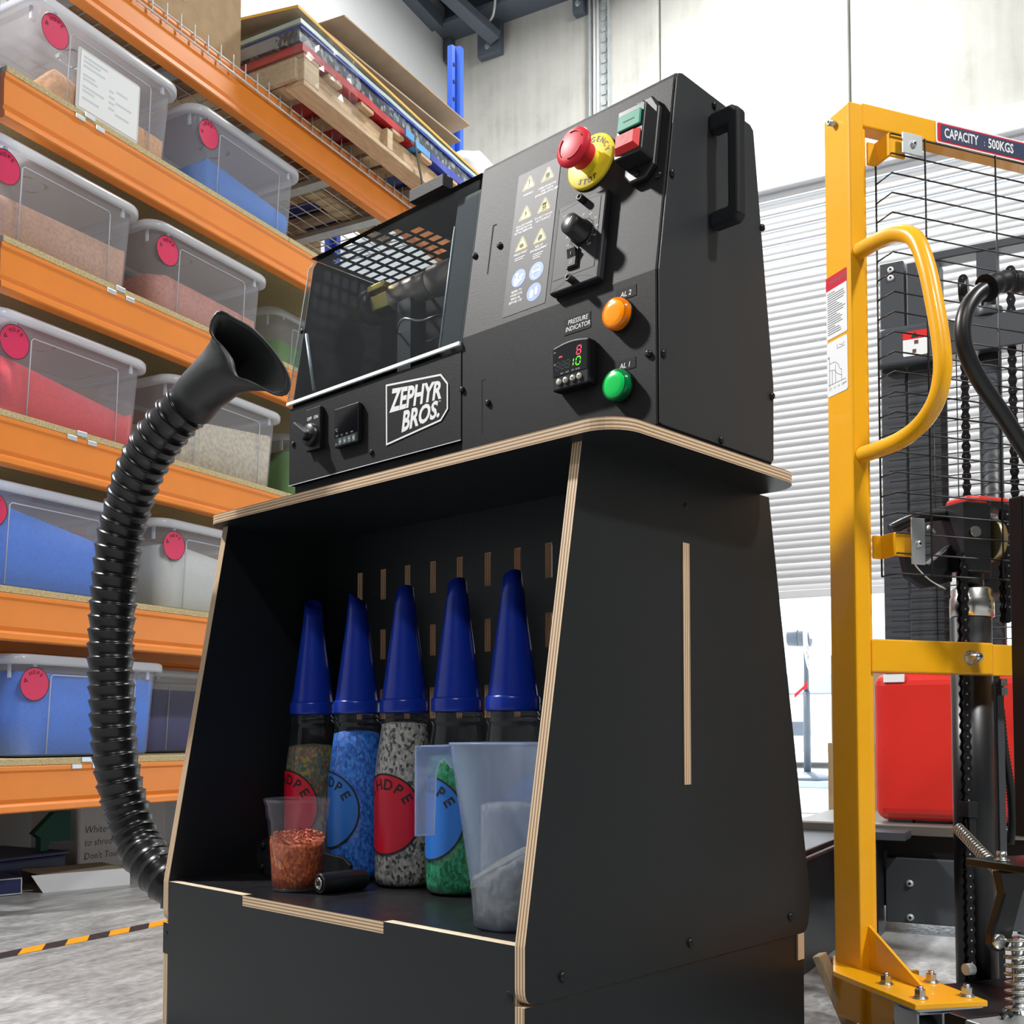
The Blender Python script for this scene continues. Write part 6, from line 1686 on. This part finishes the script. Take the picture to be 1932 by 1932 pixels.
part('triangle', MB().add([(-0.441, 1.648, 0.0138), (-0.419, 1.648, 0.0138), (-0.430, 1.665, 0.0138)], [(0, 1, 2)]), M['black_ink'], wl2, RF)
part('pictograms', MB().box((-0.432, 1.630, 0.0133), (-0.421, 1.641, 0.0136)).box((-0.437, 1.605, 0.0133), (-0.427, 1.616, 0.0136)), pm('brown_pictogram', (0.12, 0.05, 0.03), 0.6), wl2, RF, kind='stuff')
rp('lift_rod', MB().cyl((-0.245, RB_ + 0.05, 0.30), (-0.245, RB_ + 0.05, 1.61), 0.030, n=24), 'darkpaint')
rp('lift_rod', MB().cyl((-0.245, RB_ + 0.05, 1.61), (-0.245, RB_ + 0.05, 1.85), 0.020, n=24).box((-0.272, RB_ + 0.02, 1.80), (-0.218, RB_ + 0.08, 1.868)), 'darkpaint')
rp('top_crossbar', MB().box((-0.40, RB_ + 0.02, 1.870), (0.45, RB_ + 0.08, 1.893)), 'darkpaint', 0.003)
rp('rod_seat', MB().cyl((-0.245, RB_ + 0.02, 1.68), (-0.245, RB_ + 0.02, 1.705), 0.038, n=24), 'darkpaint', 0.004)
for x in (-0.306, -0.187):
    chain('mast_chain', x, RB_ + 0.015, 0.75, 1.80, 0.0275, parent=es_, fm=RM)
    rp('chain_sprocket', MB().cyl((x - 0.012, RB_ + 0.03, 1.775), (x + 0.012, RB_ + 0.03, 1.775), 0.032, n=16), 'chain')
for k in range(26):
    rp('mesh_wire', MB().cyl((-0.505, RB_ - 0.002, 0.80 + k * 0.0302), (0.40, RB_ - 0.002, 0.80 + k * 0.0302), 0.0016, n=5), 'blackwire')
for x in (-0.385, -0.325, -0.160, 0.0, 0.16, 0.32):
    rp('mesh_wire', MB().cyl((x, RB_ - 0.004, 0.79), (x, RB_ - 0.004, 1.585), 0.0016, n=5), 'blackwire')
rp('mast_edge', MB().box((-0.366, RB_ + 0.005, 0.72), (-0.352, RB_ + 0.02, 1.57)), 'black')
rp('power_cover', MB().box((-0.56, RB_ + 0.0, 0.305), (0.30, RB_ + 0.42, 0.716)), 'redpaint', 0.035, seg=4)
rp('cover_label', MB().box((-0.53, RB_ - 0.002, 0.690), (-0.475, RB_ + 0.012, 0.712)).xform(Matrix.Translation((0, -0.001, 0))), 'paper')
rp('deck_edge', MB().box((-0.78, RB_ - 0.03, 0.268), (0.40, RB_ + 0.45, 0.300)), pm('worn_steel_edge', (0.3, 0.28, 0.26), 0.35, 0.8), 0.006)
rp('chassis', MB().box((-0.77, RB_ + 0.0, 0.07), (0.40, RB_ + 0.45, 0.268)), 'blackpaint', 0.004)
rp('side_panel', MB().box((-0.53, RB_ - 0.02, 0.03), (-0.10, RB_ + 0.0, 0.206)), 'darkpaint', 0.003)
rp('frame_strip', MB().box((-0.555, RB_ - 0.12, 0.0), (-0.533, RB_ - 0.02, 0.262)), 'black', 0.002)
rp('bracket', MB().box((-0.555, RB_ - 0.13, 0.262), (-0.46, RB_ - 0.02, 0.285)), 'darkpaint', 0.002)
for z in (0.138, 0.046):
    bolt(es_, RF, -0.466, z, 0.010, 0.007, [M['galv'], M['hole']], z=0.02)
rp('straddle_leg', MB().box((-0.80, RB_ - 0.95, 0.0), (-0.60, RB_ - 0.03, 0.262)), 'blackpaint', 0.008)
rp('leg_cover', MB().box((-0.79, RB_ - 0.62, 0.262), (-0.61, RB_ - 0.05, 0.275)), 'blackpaint', 0.004)
# orange and black control head seen through the wires
rp('tiller_head', MB().prism([(-0.20, 1.05), (-0.145, 1.075), (-0.12, 1.06), (-0.13, 0.98), (-0.17, 0.94), (-0.205, 0.95)], RB_ - 0.10, RB_ - 0.05, 'y'), pm('orange_lever', (0.72, 0.18, 0.04), 0.4), 0.008, seg=3)
rp('tiller_arm', MB().tube(smooth_path([(-0.16, RB_ - 0.08, 1.02), (-0.10, RB_ - 0.12, 1.03), (0.0, RB_ - 0.16, 1.03)], 5), 0.018, 12), 'black')

# ------------------------------------------------------------------ by the door and outside
bxs = thing('cardboard_box', 'tall cardboard box standing near the door behind the yellow mast', 'box', room(-1.02, 5.6), ANG)
part('carton', MB().box((-1.17, 5.4, 0), (-0.86, 5.8, 0.50)), M['card'], bxs, RM, bevel=0.004)
part('carton', MB().box((-1.155, 5.42, 0.50), (-0.87, 5.78, 0.93)), M['card_pale'], bxs, RM, bevel=0.004)
plk = thing('timber_offcut', 'pale timber offcut leaning behind the cabinet at the floor', 'timber', (-0.93, 1.95, 0))
pF = frame((-0.955, 1.93, 0.0), dirang(60), (dirang(-30) * 0.25 + Vector((0, 0, 1))))
part('timber', MB().box((-0.01, -0.0, -0.02), (0.012, 0.145, 0.0)).xform(Matrix.Rotation(R(18), 4, 'Z')), M['pine_pale'], plk, pF, bevel=0.002)
FBm = 8.0
crate = thing('white_crate', 'white crate outside the roller door under the fan', 'crate', room(-1.85, 8.05), ANG)
part('crate_body', MB().box((-2.2, 7.75, -0.02), (-1.62, 8.35, 0.165)), M['carwhite'], crate, RM, bevel=0.01)
part('crate_lid', MB().box((-2.22, 7.73, 0.165), (-1.60, 8.37, 0.205)), pm('pale_blue_lid', (0.45, 0.55, 0.66), 0.5), crate, RM, bevel=0.006)
fan = thing('pedestal_fan', 'pedestal fan with a dark motor standing outside the roller door', 'fan', room(-1.88, 8.0, 0.205), ANG)
part('fan_base', MB().lathe([(0.0, 0.03), (0.05, 0.06), (0.18, 0.025), (0.2, 0.0), (0.0, 0.0)], 32, (-1.88, 8.0, 0.205)), M['beam'], fan, RM)
part('fan_pole', MB().cyl((-1.88, 8.0, 0.23), (-1.88, 8.0, 0.85), 0.026, n=16).cyl((-1.88, 8.0, 0.85), (-1.88, 8.0, 1.19), 0.018, n=14), M['beam'], fan, RM)
part('fan_motor', MB().cyl((-2.012, 8.0, 1.245), (-1.93, 8.0, 1.245), 0.058, 0.064, n=24).cyl((-1.93, 8.0, 1.245), (-1.845, 8.0, 1.245), 0.066, n=24), M['beam'], fan, RM, bevel=0.006)
FN = RM @ frame((-1.80, 8.0, 1.245), (0, 1, 0), (0, 0, 1))
for r_ in (0.08, 0.15, 0.22, 0.285):
    for dz in (-0.05, 0.06):
        rr2 = r_ * (1.0 if r_ < 0.28 else 0.98)
        part('cage_ring', MB().tube([(rr2 * math.cos(2 * PI * k / 40), rr2 * math.sin(2 * PI * k / 40), dz * (1.25 - r_ * 2.2)) for k in range(40)], 0.004, 5, closed=True), M['carwhite'], fan, FN)
sk = MB()
for k in range(24):
    a = 2 * PI * k / 24
    for dz in (-0.05, 0.06):
        sk.tube([(0.05 * math.cos(a), 0.05 * math.sin(a), dz * 1.2), (0.2 * math.cos(a), 0.2 * math.sin(a), dz), (0.285 * math.cos(a), 0.285 * math.sin(a), dz * 0.6)], 0.0022, 4)
part('cage_spokes', sk, M['carwhite'], fan, FN, kind='stuff')
for k in range(4):
    bl = MB().add([(0.03, -0.03, -0.012), (0.26, -0.09, -0.02), (0.27, 0.03, 0.012), (0.03, 0.03, 0.012)], [(0, 1, 2, 3)])
    part('fan_blade', bl, M['carwhite'], fan, FN @ Matrix.Rotation(2 * PI * k / 4, 4, 'Z'), solid=0.003)
solo('red_ribbon', MB().add([(-1.955, 7.95, 0.83), (-1.89, 7.95, 0.885), (-1.86, 7.95, 0.93), (-1.86, 7.95, 0.875), (-1.90, 7.95, 0.855), (-1.955, 7.95, 0.80)], [(0, 1, 2, 3, 4, 5)]), M['red2'], 'red ribbon tied to the pole of the pedestal fan', 'ribbon', RM, solid=0.004)
# a white van parked beyond
van = thing('van', 'white van parked outside beyond the pedestal fan', 'van', room(-5.2, 18.5), ANG)
vp = [(17.3, 0.25), (17.25, 0.85), (17.45, 1.05), (18.2, 1.15), (18.9, 1.75), (21.4, 1.8), (21.5, 0.25)]
part('van_body', MB().prism(vp, -6.2, -3.2, 'x'), M['carwhite'], van, RM, bevel=0.06, seg=3)
part('windscreen', MB().add([(-6.0, 18.22, 1.20), (-3.4, 18.22, 1.20), (-3.5, 18.86, 1.70), (-5.9, 18.86, 1.70)], [(0, 1, 2, 3)]), M['carglass'], van, RM)
part('grille', MB().box((-5.4, 17.24, 0.50), (-4.0, 17.30, 0.72)), M['beam'], van, RM)
for x in (-6.0, -3.6):
    for y in (17.9, 20.7):
        part('wheel', MB().cyl((x - 0.1, y, 0.30), (x + 0.3, y, 0.30), 0.32, n=24), M['black'], van, RM, bevel=0.02)
